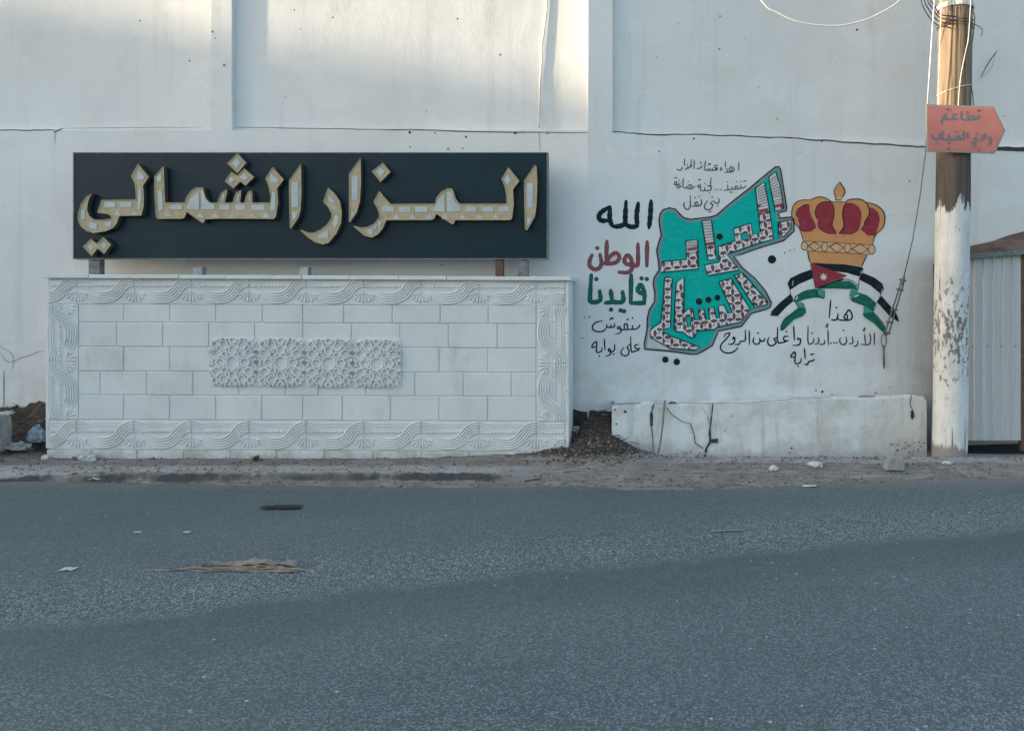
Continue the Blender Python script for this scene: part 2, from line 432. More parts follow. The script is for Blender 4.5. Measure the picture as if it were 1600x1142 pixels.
for y in ys:
    for x in xs:
        mb.v.append(Vector((x, y, gh(x, y))))
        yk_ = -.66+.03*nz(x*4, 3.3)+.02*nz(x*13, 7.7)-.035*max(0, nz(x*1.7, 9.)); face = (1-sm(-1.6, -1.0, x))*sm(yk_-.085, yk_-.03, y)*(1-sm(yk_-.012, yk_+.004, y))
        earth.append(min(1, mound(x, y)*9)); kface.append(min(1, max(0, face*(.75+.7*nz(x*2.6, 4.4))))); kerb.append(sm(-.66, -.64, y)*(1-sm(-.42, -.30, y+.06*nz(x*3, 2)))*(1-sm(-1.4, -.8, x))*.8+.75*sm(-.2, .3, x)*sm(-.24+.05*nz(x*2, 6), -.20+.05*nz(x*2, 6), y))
NX = len(xs)
for j in range(len(ys)-1):
    for i in range(NX-1):
        a = j*NX+i; mb.f.append((a, a+1, a+NX+1, a+NX)); mb.m.append(0)
pav = mk('pavement', mb, M['verge'], 'dusty broken pavement with earth heaped against the wall', 'structure', True)
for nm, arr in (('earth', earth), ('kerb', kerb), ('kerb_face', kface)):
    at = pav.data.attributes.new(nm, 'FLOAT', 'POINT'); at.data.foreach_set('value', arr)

# loose stones and clods
def chunk(mb, p, r, mi, flat=.7):
    a = random.random()*6.28; vs = []
    for d in ((1,0,0),(-1,0,0),(0,1,0),(0,-1,0),(0,0,1),(0,0,-.6)):
        q = Vector(d)*r*random.uniform(.55, 1.25); q.z *= flat
        vs.append(Vector((q.x*math.cos(a)-q.y*math.sin(a), q.x*math.sin(a)+q.y*math.cos(a), q.z))+p)
    mb.add(vs, [(0,2,4),(2,1,4),(1,3,4),(3,0,4),(2,0,5),(1,2,5),(3,1,5),(0,3,5)], mi)
mb = MB()
for i in range(4200):
    x = random.gauss(MXR, .38); y = random.uniform(-.42, .5)
    m = mound(x, y)
    if random.random() > m*12: continue
    chunk(mb, Vector((x, y, gh(x, y)+.003)), random.choice([.004,.006,.008,.011,.018])*random.uniform(.7,1.2), random.choice([0,1,1,1,2]))
for i in range(2200):
    x = random.uniform(-8, MXL+.35); y = random.uniform(-.5, .5)
    if random.random() > mound(x, y)*12: continue
    chunk(mb, Vector((x, y, gh(x, y)+.003)), random.choice([.004,.006,.009,.013,.022])*random.uniform(.7,1.2), random.choice([0,1,1,1,1,2]))
for i in range(6500):
    x = random.uniform(-7.5, 4.8); y = random.uniform(-.95, .12)
    if y < road_edge(x)-.06: continue
    chunk(mb, Vector((x, y, gh(x, y)+.001)), random.choice([.003,.004,.005,.007,.010,.016])*random.uniform(.7,1.2), random.choice([0,0,1,1,2]))
for i in range(420):                                  # dry brush tangled in the heaps
    lf = random.random() < .4
    x = random.uniform(-7, MXL+.05) if lf else random.gauss(MXR-.06, .2); y = random.uniform(-.15, .5)
    if mound(x, y) < .05: continue
    p = Vector((x, y, gh(x, y)+random.uniform(.0, .03))); a_ = random.uniform(0, 6.28); l_ = random.uniform(.03, .11)
    d_ = Vector((math.cos(a_), math.sin(a_)*.6, random.uniform(-.5, .6)))*l_
    mb.tube([p-d_, p+Vector((0,0,.012)), p+d_], [.0022, .003, .0014], 4, random.choice([1,1,3]), False)
for i in range(620):                                  # straw, bark and leaf bits
    x = random.uniform(-7, 4.6); y = random.choice([random.uniform(-.9, .1), random.gauss(-.03, .05), road_edge(x)+random.gauss(.02, .03)])
    if y < road_edge(x)-.08 or (y > -.02 and -5.97 < x < -.72): continue
    p = Vector((x, y, gh(x, y)+.004)); a_ = random.uniform(-.9, .9); l_ = random.uniform(.008, .032); w_ = random.uniform(.002, .006)
    d_ = Vector((math.cos(a_), math.sin(a_), random.uniform(-.1, .25)))*l_; q_ = Vector((-math.sin(a_), math.cos(a_), .3))*w_; u_ = Vector((0,0,.003))
    mb.add([p-d_-q_, p+d_-q_*.5, p+d_+q_*.5, p-d_+q_, p+u_+d_*.1], [(0,1,4),(1,2,4),(2,3,4),(3,0,4),(3,2,1,0)], random.choice([1,1,2,3,3]))
for i in range(160):
    p = GP(random.uniform(-100, 1700), random.uniform(765, 1142))
    chunk(mb, Vector((p.x, p.y, .008)), random.uniform(.002, .007), random.choice([0,0,2]))
mk('gravel', mb, [M['peb1'], M['peb2'], M['peb3'], M['straw']], 'loose stones and clods on the pavement and earth heaps', 'stuff')

# ------------------------------------------------------------------ walls
ZB, ZT = 3.50, 6.6
def s_of(px): return (px-VX)/F*(WY+D)-XC
def gridf(mb, fn, s0, s1, z0, z1, dep, step=.09, mi=0):
    ns = max(1, int(abs(s1-s0)/step)); nzz = max(1, int(abs(z1-z0)/step)); b = len(mb.v)
    for j in range(nzz+1):
        for i in range(ns+1):
            s = s0+(s1-s0)*i/ns; z = z0+(z1-z0)*j/nzz
            mb.v.append(fn(s, z, dep(s, z) if callable(dep) else dep))
    for j in range(nzz):
        for i in range(ns):
            a = b+j*(ns+1)+i; mb.f.append((a, a+1, a+ns+2, a+ns+1)); mb.m.append(mi)
def uneven(s, z): return .0025*nz(s*1.3, z*1.3)+.0012*nz(s*5, z*5)
REC = .06
def panel(fn, s0, s1, z0, z1, parent, fillet):
    def dep(s, z):
        d = REC+.004*nz(s*.9, z*.8, 4)+.0026*nz(s*3, z*2.2, 8)+.0010*nz(s*9, z*4, 2)
        q = (s-(s1-fillet))/fillet
        if q > 0: d -= (REC-.014)*q**2.1
        return d
    m = MB(); gridf(m, fn, s0, s1, z0, z1, dep, .04)
    return m.build('recessed_panel', M['plaster'], parent, True)
def reveal(mb, fn, s0, s1, z0, z1):
    def q(a, b, c, d): mb.add([a, b, c, d], [(0,1,2,3)])
    n = REC+.012
    q(fn(s0,z0,0), fn(s0,z0,n), fn(s0,z1,n), fn(s0,z1,0))
    q(fn(s1,z0,n), fn(s1,z0,0), fn(s1,z1,0), fn(s1,z1,n))
    q(fn(s0,z0,0), fn(s1,z0,0), fn(s1,z0,n), fn(s0,z0,n))
    q(fn(s0,z1,n), fn(s1,z1,n), fn(s1,z1,0), fn(s0,z1,0))
def wall_back(mb, fn, s0, s1):
    vs = [fn(s,z,d) for d in (.09,.34) for z in (-.3,ZT) for s in (s0,s1)]
    mb.add(vs, [(0,1,3,2),(5,4,6,7),(2,3,7,6),(0,4,5,1),(0,2,6,4),(1,5,7,3)])
    mb.add([fn(s0,ZT,0),fn(s1,ZT,0),fn(s1,ZT,.09),fn(s0,ZT,.09)], [(0,1,2,3)])

# --- long wall
lw = thing('boundary_wall', (XC-4, WY, 0), 'tall white plastered wall with recessed panels behind the carved monument', 'wall')
mb = MB(); SL = -15.0
gridf(mb, LW, SL, 0, -.3, ZB, uneven)
panes = [(s_of(-820), s_of(-270)), (s_of(-235), s_of(330)), (s_of(362), s_of(919))]
cols = [(SL, panes[0][0]), (panes[0][1], panes[1][0]), (panes[1][1], panes[2][0])]
for a, b in cols: gridf(mb, LW, a, b, ZB, 6.25, uneven)
gridf(mb, LW, SL, 0, 6.25, ZT, uneven)
for a, b in panes: reveal(mb, LW, a, b, ZB, 6.25)
wall_back(mb, LW, SL, -.0)
mb.build('wall_face', M['plaster'], lw, True)
for (a, b), fl in zip(panes, (.8, 1.0, .45)): panel(LW, a, b, ZB, 6.25, lw, fl)
# --- mural wall
mw = thing('mural_wall', (XC+3, WY+.5, 0), 'white plastered wall painted with a green map, a crown and a flag', 'wall')
mb = MB(); SR = 9.0
def s_right(px): return (W(px, 300, 0).x-XC)/math.cos(TH)
ps = s_right(957); pe = s_right(1800)
gridf(mb, RW, 0, SR, -.3, ZB-.03, 0.0, .3)
gridf(mb, RW, 0, ps, ZB-.03, 6.25, 0.0, .3); gridf(mb, RW, pe, SR, ZB-.03, 6.25, 0.0, .3); gridf(mb, RW, 0, SR, 6.25, ZT, 0.0, .3)
reveal(mb, RW, ps, pe, ZB-.03, 6.25); wall_back(mb, RW, .0, SR)
mb.build('wall_face', M['plaster'], mw, True)
panel(RW, ps, pe, ZB-.03, 6.25, mw, .4)

for sa_, sb_, zt0, par in ((LW, (s_of(-260), s_of(110)), .52, lw), (LW, (s_of(860), -.01), .50, lw), (RW, (.01, .55), .50, mw)):
    mb = MB(); a_, b_ = sb_; n = int((b_-a_)/.02)+1
    for i in range(n+1):
        q = a_+(b_-a_)*i/n
        top = zt0+.05*nz(q*3, 2)+.025*nz(q*11, 5)
        for k in range(8): mb.v.append(sa_(q, -.1+(top+.1)*k/7, -.012-.02*abs(nz(q*7, k*.9, 3)) if k < 7 else .004))
    for i in range(n):
        for k in range(7): mb.f.append((i*8+k, i*8+8+k, i*8+9+k, i*8+1+k)); mb.m.append(0)
    mb.build('foundation', M['dirtdark'], par)  # dark earth foot; its tone also paints the shade of the hollow

# ------------------------------------------------------------------ flat painting on a surface
ZM = {'A':(100,230,5.712),'B':(340,230,5.712),'C':(580,230,5.517),'D':(900,230,6.011),'F':(1000,240,6.344),'G':(1000,400,6.012),
      'T':(1040,240,11.421),'U':(1120,460,9.52),'V':(1240,455,9.52),'K':(1225,275,7.876),'R':(1195,395,7.273),'L':(905,365,9.136),
      'M':(905,480,12.688),'S':(1435,155,11.034),'P':(0,0,1)}
def zp(z, pts):
    x0, y0, s = ZM[z]; return [(x0+a/s, y0+b/s) for a, b in pts]
def catmull(pts, n=7):
    if len(pts) < 3:
        (a, b), (c, d) = pts[0], pts[-1]
        return [(a+(c-a)*i/4, b+(d-b)*i/4) for i in range(5)]
    P = [(2*pts[0][0]-pts[1][0], 2*pts[0][1]-pts[1][1])]+list(pts)+[(2*pts[-1][0]-pts[-2][0], 2*pts[-1][1]-pts[-2][1])]
    out = []
    for i in range(1, len(P)-2):
        for k in range(n):
            t = k/n; q = []
            for c in (0, 1):
                p0, p1, p2, p3 = P[i-1][c], P[i][c], P[i+1][c], P[i+2][c]
                q.append(.5*(2*p1+(p2-p0)*t+(2*p0-5*p1+4*p2-p3)*t*t+(3*p1-p0-3*p2+p3)*t**3))
            out.append(tuple(q))
    out.append(tuple(pts[-1])); return out
class Paint:
    """flat brush work laid on a wall; each new mark lies a hair above the one before"""
    def __init__(s, fn, off=.0020, step=.00006): s.mb = MB(); s.fn = fn; s.off = off; s.step = step
    def up(s, d): s.off += d
    def poly(s, pts, mi=0, holes=(), smooth=False):
        if smooth: pts = catmull(list(pts)+[pts[0]], 5)[:-1]
        loops = [[Vector((a, b, 0)) for a, b in pts]]+[[Vector((a, b, 0)) for a, b in h] for h in holes]
        tri = tessellate_polygon(loops); flat = [p for l in loops for p in l]
        vs = [s.fn(p.x, p.y, s.off) for p in flat]
        s.mb.add(vs, [tuple(t) for t in tri], mi); s.off += s.step
    def disc(s, c, r, mi=0, r2=None, n=18):
        r2 = r2 or r
        s.poly([(c[0]+r*math.cos(6.2832*i/n)*(1+.06*math.sin(3*i)), c[1]+r2*math.sin(6.2832*i/n)) for i in range(n)], mi)
    def stroke(s, pts, wd, mi=0, taper=.55, smooth=True, n=7):
        q = catmull(pts, n) if smooth else list(pts)
        q = [p for i, p in enumerate(q) if i == 0 or (p[0]-q[i-1][0])**2+(p[1]-q[i-1][1])**2 > 1e-6]
        N = len(q); L = []; Rr = []
        for i, (x, y) in enumerate(q):
            a, b = q[max(0, i-1)], q[min(N-1, i+1)]
            dx, dy = b[0]-a[0], b[1]-a[1]; l = math.hypot(dx, dy) or 1
            t = i/(N-1); e = min(t, 1-t)
            ww = wd*(taper+(1-taper)*min(1, e*6))*(.5+.05*math.sin(i*1.7))
            L.append((x-dy/l*ww, y+dx/l*ww)); Rr.append((x+dy/l*ww, y-dx/l*ww))
        b = len(s.mb.v)
        for i in range(N):
            o = s.off+i*2e-5
            s.mb.v.append(s.fn(*L[i], o)); s.mb.v.append(s.fn(*Rr[i], o))
        for i in range(N-1): s.mb.f.append((b+2*i, b+2*i+1, b+2*i+3, b+2*i+2)); s.mb.m.append(mi)
        s.off += s.step
        # round ends
        for k in (0, N-1):
            c = q[k]; r = math.hypot(L[k][0]-c[0], L[k][1]-c[1])
            s.mb.add([s.fn(c[0]+r*math.cos(.5236*j), c[1]+r*math.sin(.5236*j), s.off+k*2e-5) for j in range(12)], [tuple(range(12))], mi)
        s.off += s.step
    def build(s, name, mats, parent, label=None):
        o = s.mb.build(name, mats, parent)
        if label: o['label'] = label
        return o
def pip(p, poly):
    x, y = p; r = False; j = len(poly)-1
    for i in range(len(poly)):
        xi, yi = poly[i]; xj, yj = poly[j]
        if (yi > y) != (yj > y) and x < (xj-xi)*(y-yi)/(yj-yi)+xi: r = not r
        j = i
    return r
def inset(poly, d):
    n = len(poly); A = sum(poly[i][0]*poly[(i+1)%n][1]-poly[(i+1)%n][0]*poly[i][1] for i in range(n))
    sg = 1 if A > 0 else -1; out = []
    for i in range(n):
        p0, p1, p2 = poly[i-1], poly[i], poly[(i+1)%n]
        def nn(a, b):
            dx, dy = b[0]-a[0], b[1]-a[1]; l = math.hypot(dx, dy) or 1; return (-dy/l*sg, dx/l*sg)
        a, b = nn(p0, p1), nn(p1, p2); mx, my = a[0]+b[0], a[1]+b[1]; l2 = mx*mx+my*my
        k = min(2*d/max(l2, .3), 2.2*d) if l2 else 0
        out.append((p1[0]+mx*k, p1[1]+my*k))
    return out

# --- the green map with its chequered lettering
outl = zp('F',[(200,600),(225,560),(290,538),(350,550),(390,595),(430,635),(500,652),(600,640),(700,630),(760,610),(850,530),(950,450),(1080,350),(1180,265),(1270,190),(1340,135),(1375,130),(1395,160),(1420,320),(1455,540),(1450,570),(1380,585),(1375,600),(1385,640),(1500,630),(1525,650),(1528,770),(1420,865),(1200,930),(1000,1000),(930,1020)])
outl += zp('G',[(960,110),(1080,210),(1180,330),(1235,440),(1225,480),(1190,500),(1045,540),(955,660),(740,705),(715,760),(680,840),(600,890),(540,920),(500,925),(280,895),(40,875),(38,830),(65,700),(70,580),(85,510),(135,430),(140,350),(125,270),(130,210),(180,130),(175,60)])
outl += zp('F',[(165,960),(185,880),(210,810),(195,720),(188,660)])
P = Paint(W)
P.poly(outl, 0)                                   # grey border
P.up(.0006); P.poly(inset(outl, 4.6), 1)          # green ground
P.up(.0006); P.poly(zp('G',[(98,655),(78,690),(62,862),(280,882),(265,860),(100,762),(92,700)]), 3)
P.up(.0006)
P.stroke(outl+[outl[0]], 1.9, 2, 1, False)
pm = P.build('painted_map', [M['p_grey'], M['p_teal'], M['p_black'], M['p_lgrey']], mw, 'green map outline with a grey edge')
letters = {
 'alef1': zp('F',[(1275,235),(1345,185),(1385,300),(1425,545),(1340,568),(1300,380)]),
 'lamz': zp('F',[(1145,345),(1235,285),(1270,480),(1325,845),(1100,915),(862,1000),(960,1125)])+zp('G',[(935,132),(780,160),(640,185),(625,150),(608,85)])+zp('F',[(785,1075),(775,920),(945,865),(930,745),(1100,690),(1115,805),(1195,785)]),
 'alef2': zp('F',[(613,668),(708,660),(735,850),(760,1045),(675,1055),(640,850)]),
 'ra': zp('F',[(455,865),(572,855),(578,1130)])+zp('G',[(548,122),(195,155),(207,55),(437,32)]),
 'end': zp('F',[(1368,685),(1498,655),(1495,745),(1430,820),(1380,830)]),
 'alef3': zp('G',[(885,185),(960,155),(1200,430),(1195,455),(1080,485)]),
 'shma': zp('G',[(743,245),(850,205),(1035,500),(950,620),(720,670),(700,690),(540,705),(510,765),(490,768),(450,755),(405,715),(345,710),(320,690),(330,400),(342,245),(415,205),(410,540),(440,500),(495,495),(512,600),(560,600),(548,505),(600,495),(620,600),(655,597),(642,490),(692,482),(718,585),(750,585),(735,470),(790,458),(825,540),(870,535)]),
 'ya': zp('G',[(230,210),(260,198),(303,212),(285,670),(215,690),(215,715),(300,755),(560,855),(515,885),(280,865),(100,765),(92,705),(130,665),(195,625),(220,400)]),
}
holes = {'lamz': zp('F',[(1000,795),(1062,785),(1070,850),(1008,860)]), 'shma': zp('G',[(430,570),(482,570),(475,660),(445,660)])}
bands = {'alef1': [(1300,240,1360,215),0], }
P = Paint(W, .0050)
for k, pl in letters.items(): P.poly(pl, 0, [holes[k]] if k in holes else [])
BASE = .0056; P.step = 0.0
# red darned motif: lozenges joined by thin threads, kept inside each letter
wav = {  # plain wavy upper lengths: polygons where threads run as waves instead
 'alef1': zp('F',[(1260,180),(1400,150),(1430,500),(1320,520)]), 'lamz': zp('F',[(1130,330),(1240,270),(1275,560),(1180,590)]),
 'alef2': zp('F',[(600,650),(715,650),(740,905),(650,915)]), 'ra': zp('F',[(440,850),(580,845),(580,960),(440,985)])}
ang = {'alef1': .10, 'lamz': -.18, 'alef2': -.1, 'ra': -.08, 'end': -.15, 'alef3': .62, 'shma': -.08, 'ya': .0}
for k, pl in letters.items():
    a = ang[k]; ca, sa = math.cos(a), math.sin(a)
    cx = sum(p[0] for p in pl)/len(pl); cy = sum(p[1] for p in pl)/len(pl); st = 6.6
    for i in range(-14, 15):
        for j in range(-14, 15):
            u, v = i*st+random.uniform(-.7,.7), j*st*.95+random.uniform(-.7,.7)
            c = (cx+u*ca-v*sa, cy+u*sa+v*ca)
            if (i+j) % 2: 
                continue
            if not pip(c, pl) or (k in holes and pip(c, holes[k])) or (k in wav and pip(c, wav[k])): continue
            hz = (i % 2 == 0); lx, ly = (4.3, 2.3) if hz else (2.2, 4.3)
            def inside(q): return pip(q, pl) and not (k in holes and pip(q, holes[k]))
            pts = []
            for t in range(10):
                th = 6.2832*t/10; x, y = lx*math.cos(th), ly*math.sin(th)
                q = (c[0]+x*ca-y*sa, c[1]+x*sa+y*ca); f = 1.0
                while not inside(q) and f > .1:
                    f -= .15; q = (c[0]+(x*ca-y*sa)*f, c[1]+(x*sa+y*ca)*f)
                pts.append(q)
            for dx, dy in ((st,0),(0,st)):
                q2 = (c[0]+dx*ca-dy*sa, c[1]+dx*sa+dy*ca)
                P.off = BASE
                if inside(q2): P.stroke([c, q2], .8, 2, 1, False)
            P.off = BASE+.0005
            P.poly([(c[0]+(q[0]-c[0])*1.16, c[1]+(q[1]-c[1])*1.16) for q in pts] if all(inside((c[0]+(q[0]-c[0])*1.3, c[1]+(q[1]-c[1])*1.3)) for q in pts) else pts, 2)
            P.off = BASE+.0009
            P.poly([(c[0]+(q[0]-c[0])*.85, c[1]+(q[1]-c[1])*.85) for q in pts], 1)
# wavy lines and red stripes
P.off = BASE+.0013; P.step = .00002
def waves(z, a, b, c, d, n):
    """quad a(top left) b(top right) c(bottom right) d(bottom left)"""
    (a, b, c, d) = zp(z, [a, b, c, d])
    for r in range(n):
        t = (r+.5)/n; l = (a[0]+(d[0]-a[0])*t, a[1]+(d[1]-a[1])*t); q = (b[0]+(c[0]-b[0])*t, b[1]+(c[1]-b[1])*t)
        P.stroke([(l[0]+(q[0]-l[0])*i/6, l[1]+(q[1]-l[1])*i/6+(1.0 if i % 2 else -1.0)) for i in range(7)], .9, 2, 1, True, 3)
waves('F', (1288,250),(1352,205),(1395,430),(1322,450), 8)
waves('F', (1160,350),(1235,305),(1258,500),(1182,520), 7)
waves('F', (622,680),(705,672),(728,840),(650,850), 6)
waves('F', (470,872),(562,866),(566,888),(472,892), 1)
for q in ([(1332,510),(1416,490),(1420,522),(1338,540)], [(1178,558),(1268,540),(1272,575),(1184,592)], [(652,885),(732,872),(736,905),(658,915)], [(470,938),(565,922),(565,955),(472,968)]):
    P.poly(zp('F', q), 1)
for q in ([(1328,468),(1408,450)], [(1332,492),(1414,472)], [(1176,535),(1262,515)], [(1188,605),(1276,588)], [(652,866),(728,852)], [(660,930),(738,918)], [(468,905),(566,898)], [(470,925),(566,912)], [(472,990),(570,975)]):
    P.stroke(zp('F', q), .8, 2, 1, False)
P.off = BASE+.0030
for k, pl in letters.items(): P.stroke(pl+[pl[0]], 1.7, 2, 1, False)
P.off = BASE+.0022
for h in holes.values(): P.poly(h, 3)
P.off = BASE+.0036
for h in holes.values(): P.stroke(h+[h[0]], 1.4, 2, 1, False)
P.build('chequered_lettering', [M['p_white'], M['p_brick'], M['p_black'], M['p_teal']], pm)
for z, c, r in (('G',(555,428),32),('G',(643,412),30),('G',(727,392),28),('F',(790,825),31)):
    P = Paint(W, .0050); P.disc(zp(z, [c])[0], r/6.1, 0); P.build('letter_dot', M['p_black'], pm)
for z, c, r in (('F',(1308,1050),40),('G',(238,973),31),('G',(345,994),32)):
    P = Paint(W); P.disc(zp(z, [c])[0], r/6.1, 0); P.build('painted_dot', M['p_black'], mw)

# --- crown
P = Paint(W); Z = 'K'
P.poly(zp(Z,[(95,450),(110,380),(150,325),(220,298),(320,290),(380,270),(450,258),(520,275),(575,310),(610,318),(750,318),(780,300),(860,285),(940,288),(1000,320),(1080,340),(1160,375),(1225,440),(1243,520),(1225,620),(1180,675),(1135,715),(1105,780),(1095,840),(1125,890),(1110,950),(1060,970),(1020,975),(990,1040),(955,1110),(700,1085),(330,1072),(310,1040),(290,930),(240,905),(208,860),(215,815),(235,795),(210,700),(185,640),(130,580),(100,510)]), 0)
P.poly(zp(Z,[(685,70),(750,185),(715,265),(710,297),(640,297),(632,250),(615,180)]), 0)
P.up(.0006)
lobes = [[(150,480),(180,410),(250,360),(310,355),(320,420),(340,500),(390,600),(395,640),(330,685),(240,692),(205,670),(185,620),(190,590)],
 [(385,440),(410,370),(470,325),(580,318),(605,360),(618,430),(610,520),(595,610),(640,680),(645,720),(550,720),(470,690),(420,640),(410,580),(420,540),(390,500)],
 [(765,330),(850,335),(920,380),(955,450),(950,540),(930,640),(900,690),(830,725),(720,738),(680,710),(735,630),(720,500),(735,390)],
 [(1050,390),(1100,395),(1160,450),(1180,520),(1165,620),(1120,735),(1040,738),(980,700),(940,655),(990,620),(1000,560),(1045,500)]]
for l in lobes: P.poly(zp(Z, l), 1)
P.poly(zp(Z,[(235,805),(500,815),(1090,850),(1122,900),(1050,970),(500,935),(290,920),(215,870)]), 2)
P.poly(zp(Z,[(650,262),(705,262),(705,292),(645,292)]), 2)
P.up(.0006)
for q in ([(655,330),(690,330),(700,600),(665,690),(640,600)],): P.poly(zp(Z, q), 0)
for c, a, b in (((252,862),44,56),((500,873),42,60),((783,885),44,60),((1080,905),47,64)):
    c = zp(Z,[c])[0]; P.disc(c, a/7.876, 3, b/7.876); P.disc(c, a/7.876-1.1, 2, b/7.876-1.1)
for q in ([(300,860),(370,812),(455,868),(375,922)],[(555,868),(650,825),(735,885),(650,940)],[(835,900),(940,835),(1030,900),(945,960)]):
    P.stroke(zp(Z, q+[q[0]]), 1.4, 3, 1, False)
def KS(pts, wd=1.3, mi=3): P.stroke(zp(Z, pts), wd, mi, .6)
KS([(320,292),(220,298),(150,325),(110,380),(95,450),(100,510),(130,580),(185,640),(210,700),(235,795)])
KS([(330,300),(380,270),(450,258),(520,275),(575,312),(612,320)]); KS([(610,318),(750,318)], .9)
KS([(760,330),(780,300),(860,285),(940,288),(1000,320),(1040,380),(1048,470),(1000,560),(985,610),(950,650)], 1.6)
KS([(1010,325),(1080,340),(1160,375),(1225,440),(1243,520),(1225,620),(1180,675),(1135,715),(1105,780),(1095,840)], 1.6)
KS([(150,490),(155,440),(185,400),(250,358),(310,352)], 1.2); KS([(405,535),(385,450),(410,370),(470,325),(580,316)], 1.2)
KS([(320,350),(320,430),(345,500),(395,610)], .9, 0); KS([(600,330),(618,430),(610,520),(592,615),(655,700)], 1.1)
KS([(765,332),(735,390),(722,480),(738,615),(675,712)], 1.7); KS([(290,925),(300,990),(318,1060)], 1.6); KS([(1020,980),(990,1040),(955,1115)], 1.6)
KS([(685,70),(750,185),(715,270)], 1.6); KS([(685,70),(615,180),(632,250),(640,295),(710,295)], 1.0)
KS([(235,800),(500,815),(800,832),(1090,850)], .8, 1); KS([(290,920),(500,935),(800,950),(1050,970)], .8, 1)
KS([(410,640),(480,695),(560,728),(640,728)], 1.0, 2); KS([(690,722),(830,728),(900,690)], 1.0, 2); KS([(940,668),(1000,712)], 1.0, 2)
P.build('painted_crown', [M['p_orange'], M['p_red'], M['p_peach'], M['p_black']], mw, 'orange and crimson crown with a jewelled band')

# --- flag ribbon (0 black,1 white,2 green,3 red,4 mint,5 shade grey)
P = Paint(W, .0045); Z = 'R'
def RP(pts, mi, up=.0002): P.poly(zp(Z, pts), mi); P.up(up)
RP([(525,112),(700,125),(900,132),(1095,160),(1125,185),(1085,235),(1075,272),(940,232),(800,210),(640,165)], 0)
RP([(800,212),(940,232),(1075,272),(1060,372),(1000,312),(880,296),(930,262)], 1)
RP([(575,402),(880,290),(910,302),(840,330),(720,378),(640,404)], 0)
RP([(690,385),(760,345),(850,322),(960,320),(1030,365),(1060,422),(960,410),(800,400),(650,406)], 2)
RP([(530,190),(400,235),(290,290),(258,350),(285,425),(400,352),(547,290)], 0)
RP([(285,425),(400,352),(547,290),(575,405),(450,435),(345,500),(320,510),(295,460)], 1)
RP([(590,412),(450,437),(345,500),(330,545),(360,570),(450,530),(560,508),(670,515),(680,430),(640,405)], 2)
RP([(600,430),(640,407),(680,430),(675,512),(640,500),(605,470)], 4)
RP([(290,470),(180,560),(80,660),(62,715),(150,718),(240,620),(330,545)], 0)
RP([(330,547),(240,622),(152,718),(215,738),(290,700),(380,628),(350,575)], 1)
RP([(352,570),(430,562),(452,622),(390,630)], 4)
RP([(390,630),(465,630),(468,680),(430,720),(330,760),(270,820),(210,880),(178,888),(178,840),(210,770),(290,700)], 2)
RP([(1085,237),(1120,230),(1250,285),(1335,350),(1352,410),(1320,470),(1200,372),(1080,310)], 0)
RP([(1078,310),(1200,372),(1318,470),(1300,520),(1270,565),(1160,480),(1062,450)], 1)
RP([(1062,450),(1160,483),(1265,570),(1250,640),(1220,668),(1130,600),(985,540),(985,518)], 2)
RP([(975,420),(1055,425),(1050,460),(985,517),(965,470)], 4)
RP([(1325,490),(1440,620),(1500,700),(1527,787),(1420,722),(1275,560)], 0)
RP([(1265,570),(1300,592),(1420,724),(1385,745),(1400,850),(1230,670)], 1)
RP([(1110,690),(1225,670),(1300,760),(1360,840),(1395,910),(1390,945),(1340,900),(1240,800),(1130,730)], 2)
RP([(1140,605),(1228,665),(1128,688)], 4)
RP([(520,115),(940,260),(575,402)], 3)
c = zp(Z,[(668,275)])[0]
RP([((c[0]+(6.6 if i % 2 == 0 else 3.0)*math.sin(i*math.pi/7)-1195)*7.273+0, (c[1]-(6.6 if i % 2 == 0 else 3.0)*math.cos(i*math.pi/7)-395)*7.273) for i in range(14)], 1)
def RS(pts, wd=.9, mi=0): P.stroke(zp(Z, pts), wd, mi, .7)
RS([(285,425),(295,480),(318,512)]); RS([(1078,275),(1065,375),(1058,430)]); RS([(880,298),(960,308),(1030,345),(1060,385)]); RS([(1320,470),(1300,520),(1272,562)])
RS([(595,440),(600,475),(640,505),(672,514),(680,430)]); RS([(352,572),(395,628),(450,622),(430,565)]); RS([(380,628),(290,700),(215,765),(180,840)]); RS([(965,470),(985,540),(1130,600)])
RS([(345,500),(450,437),(580,412)]); RS([(330,545),(352,572)]); RS([(1130,600),(1125,690)]); RS([(1228,668),(1320,770),(1370,850)]); RS([(1260,572),(1262,620),(1225,668)]); RS([(180,885),(260,825)]); RS([(650,404),(800,400),(960,410)])
RS([(520,115),(575,402)], 1.0, 5); RS([(315,370),(322,320)], 2.6, 6); RS([(355,530),(372,500)], 2.2, 1); RS([(1020,500),(1065,480)], 2.2, 1); RS([(1090,225),(1110,200)], 2.4, 6); RS([(1325,450),(1335,410)], 2.0, 6)
P.build('painted_flag', [M['p_black'], M['p_white'], M['p_green'], M['p_red'], M['p_mint'], M['p_brown'], M['p_grey']], mw, 'waving flag ribbon in black, white and green with a starred red triangle')

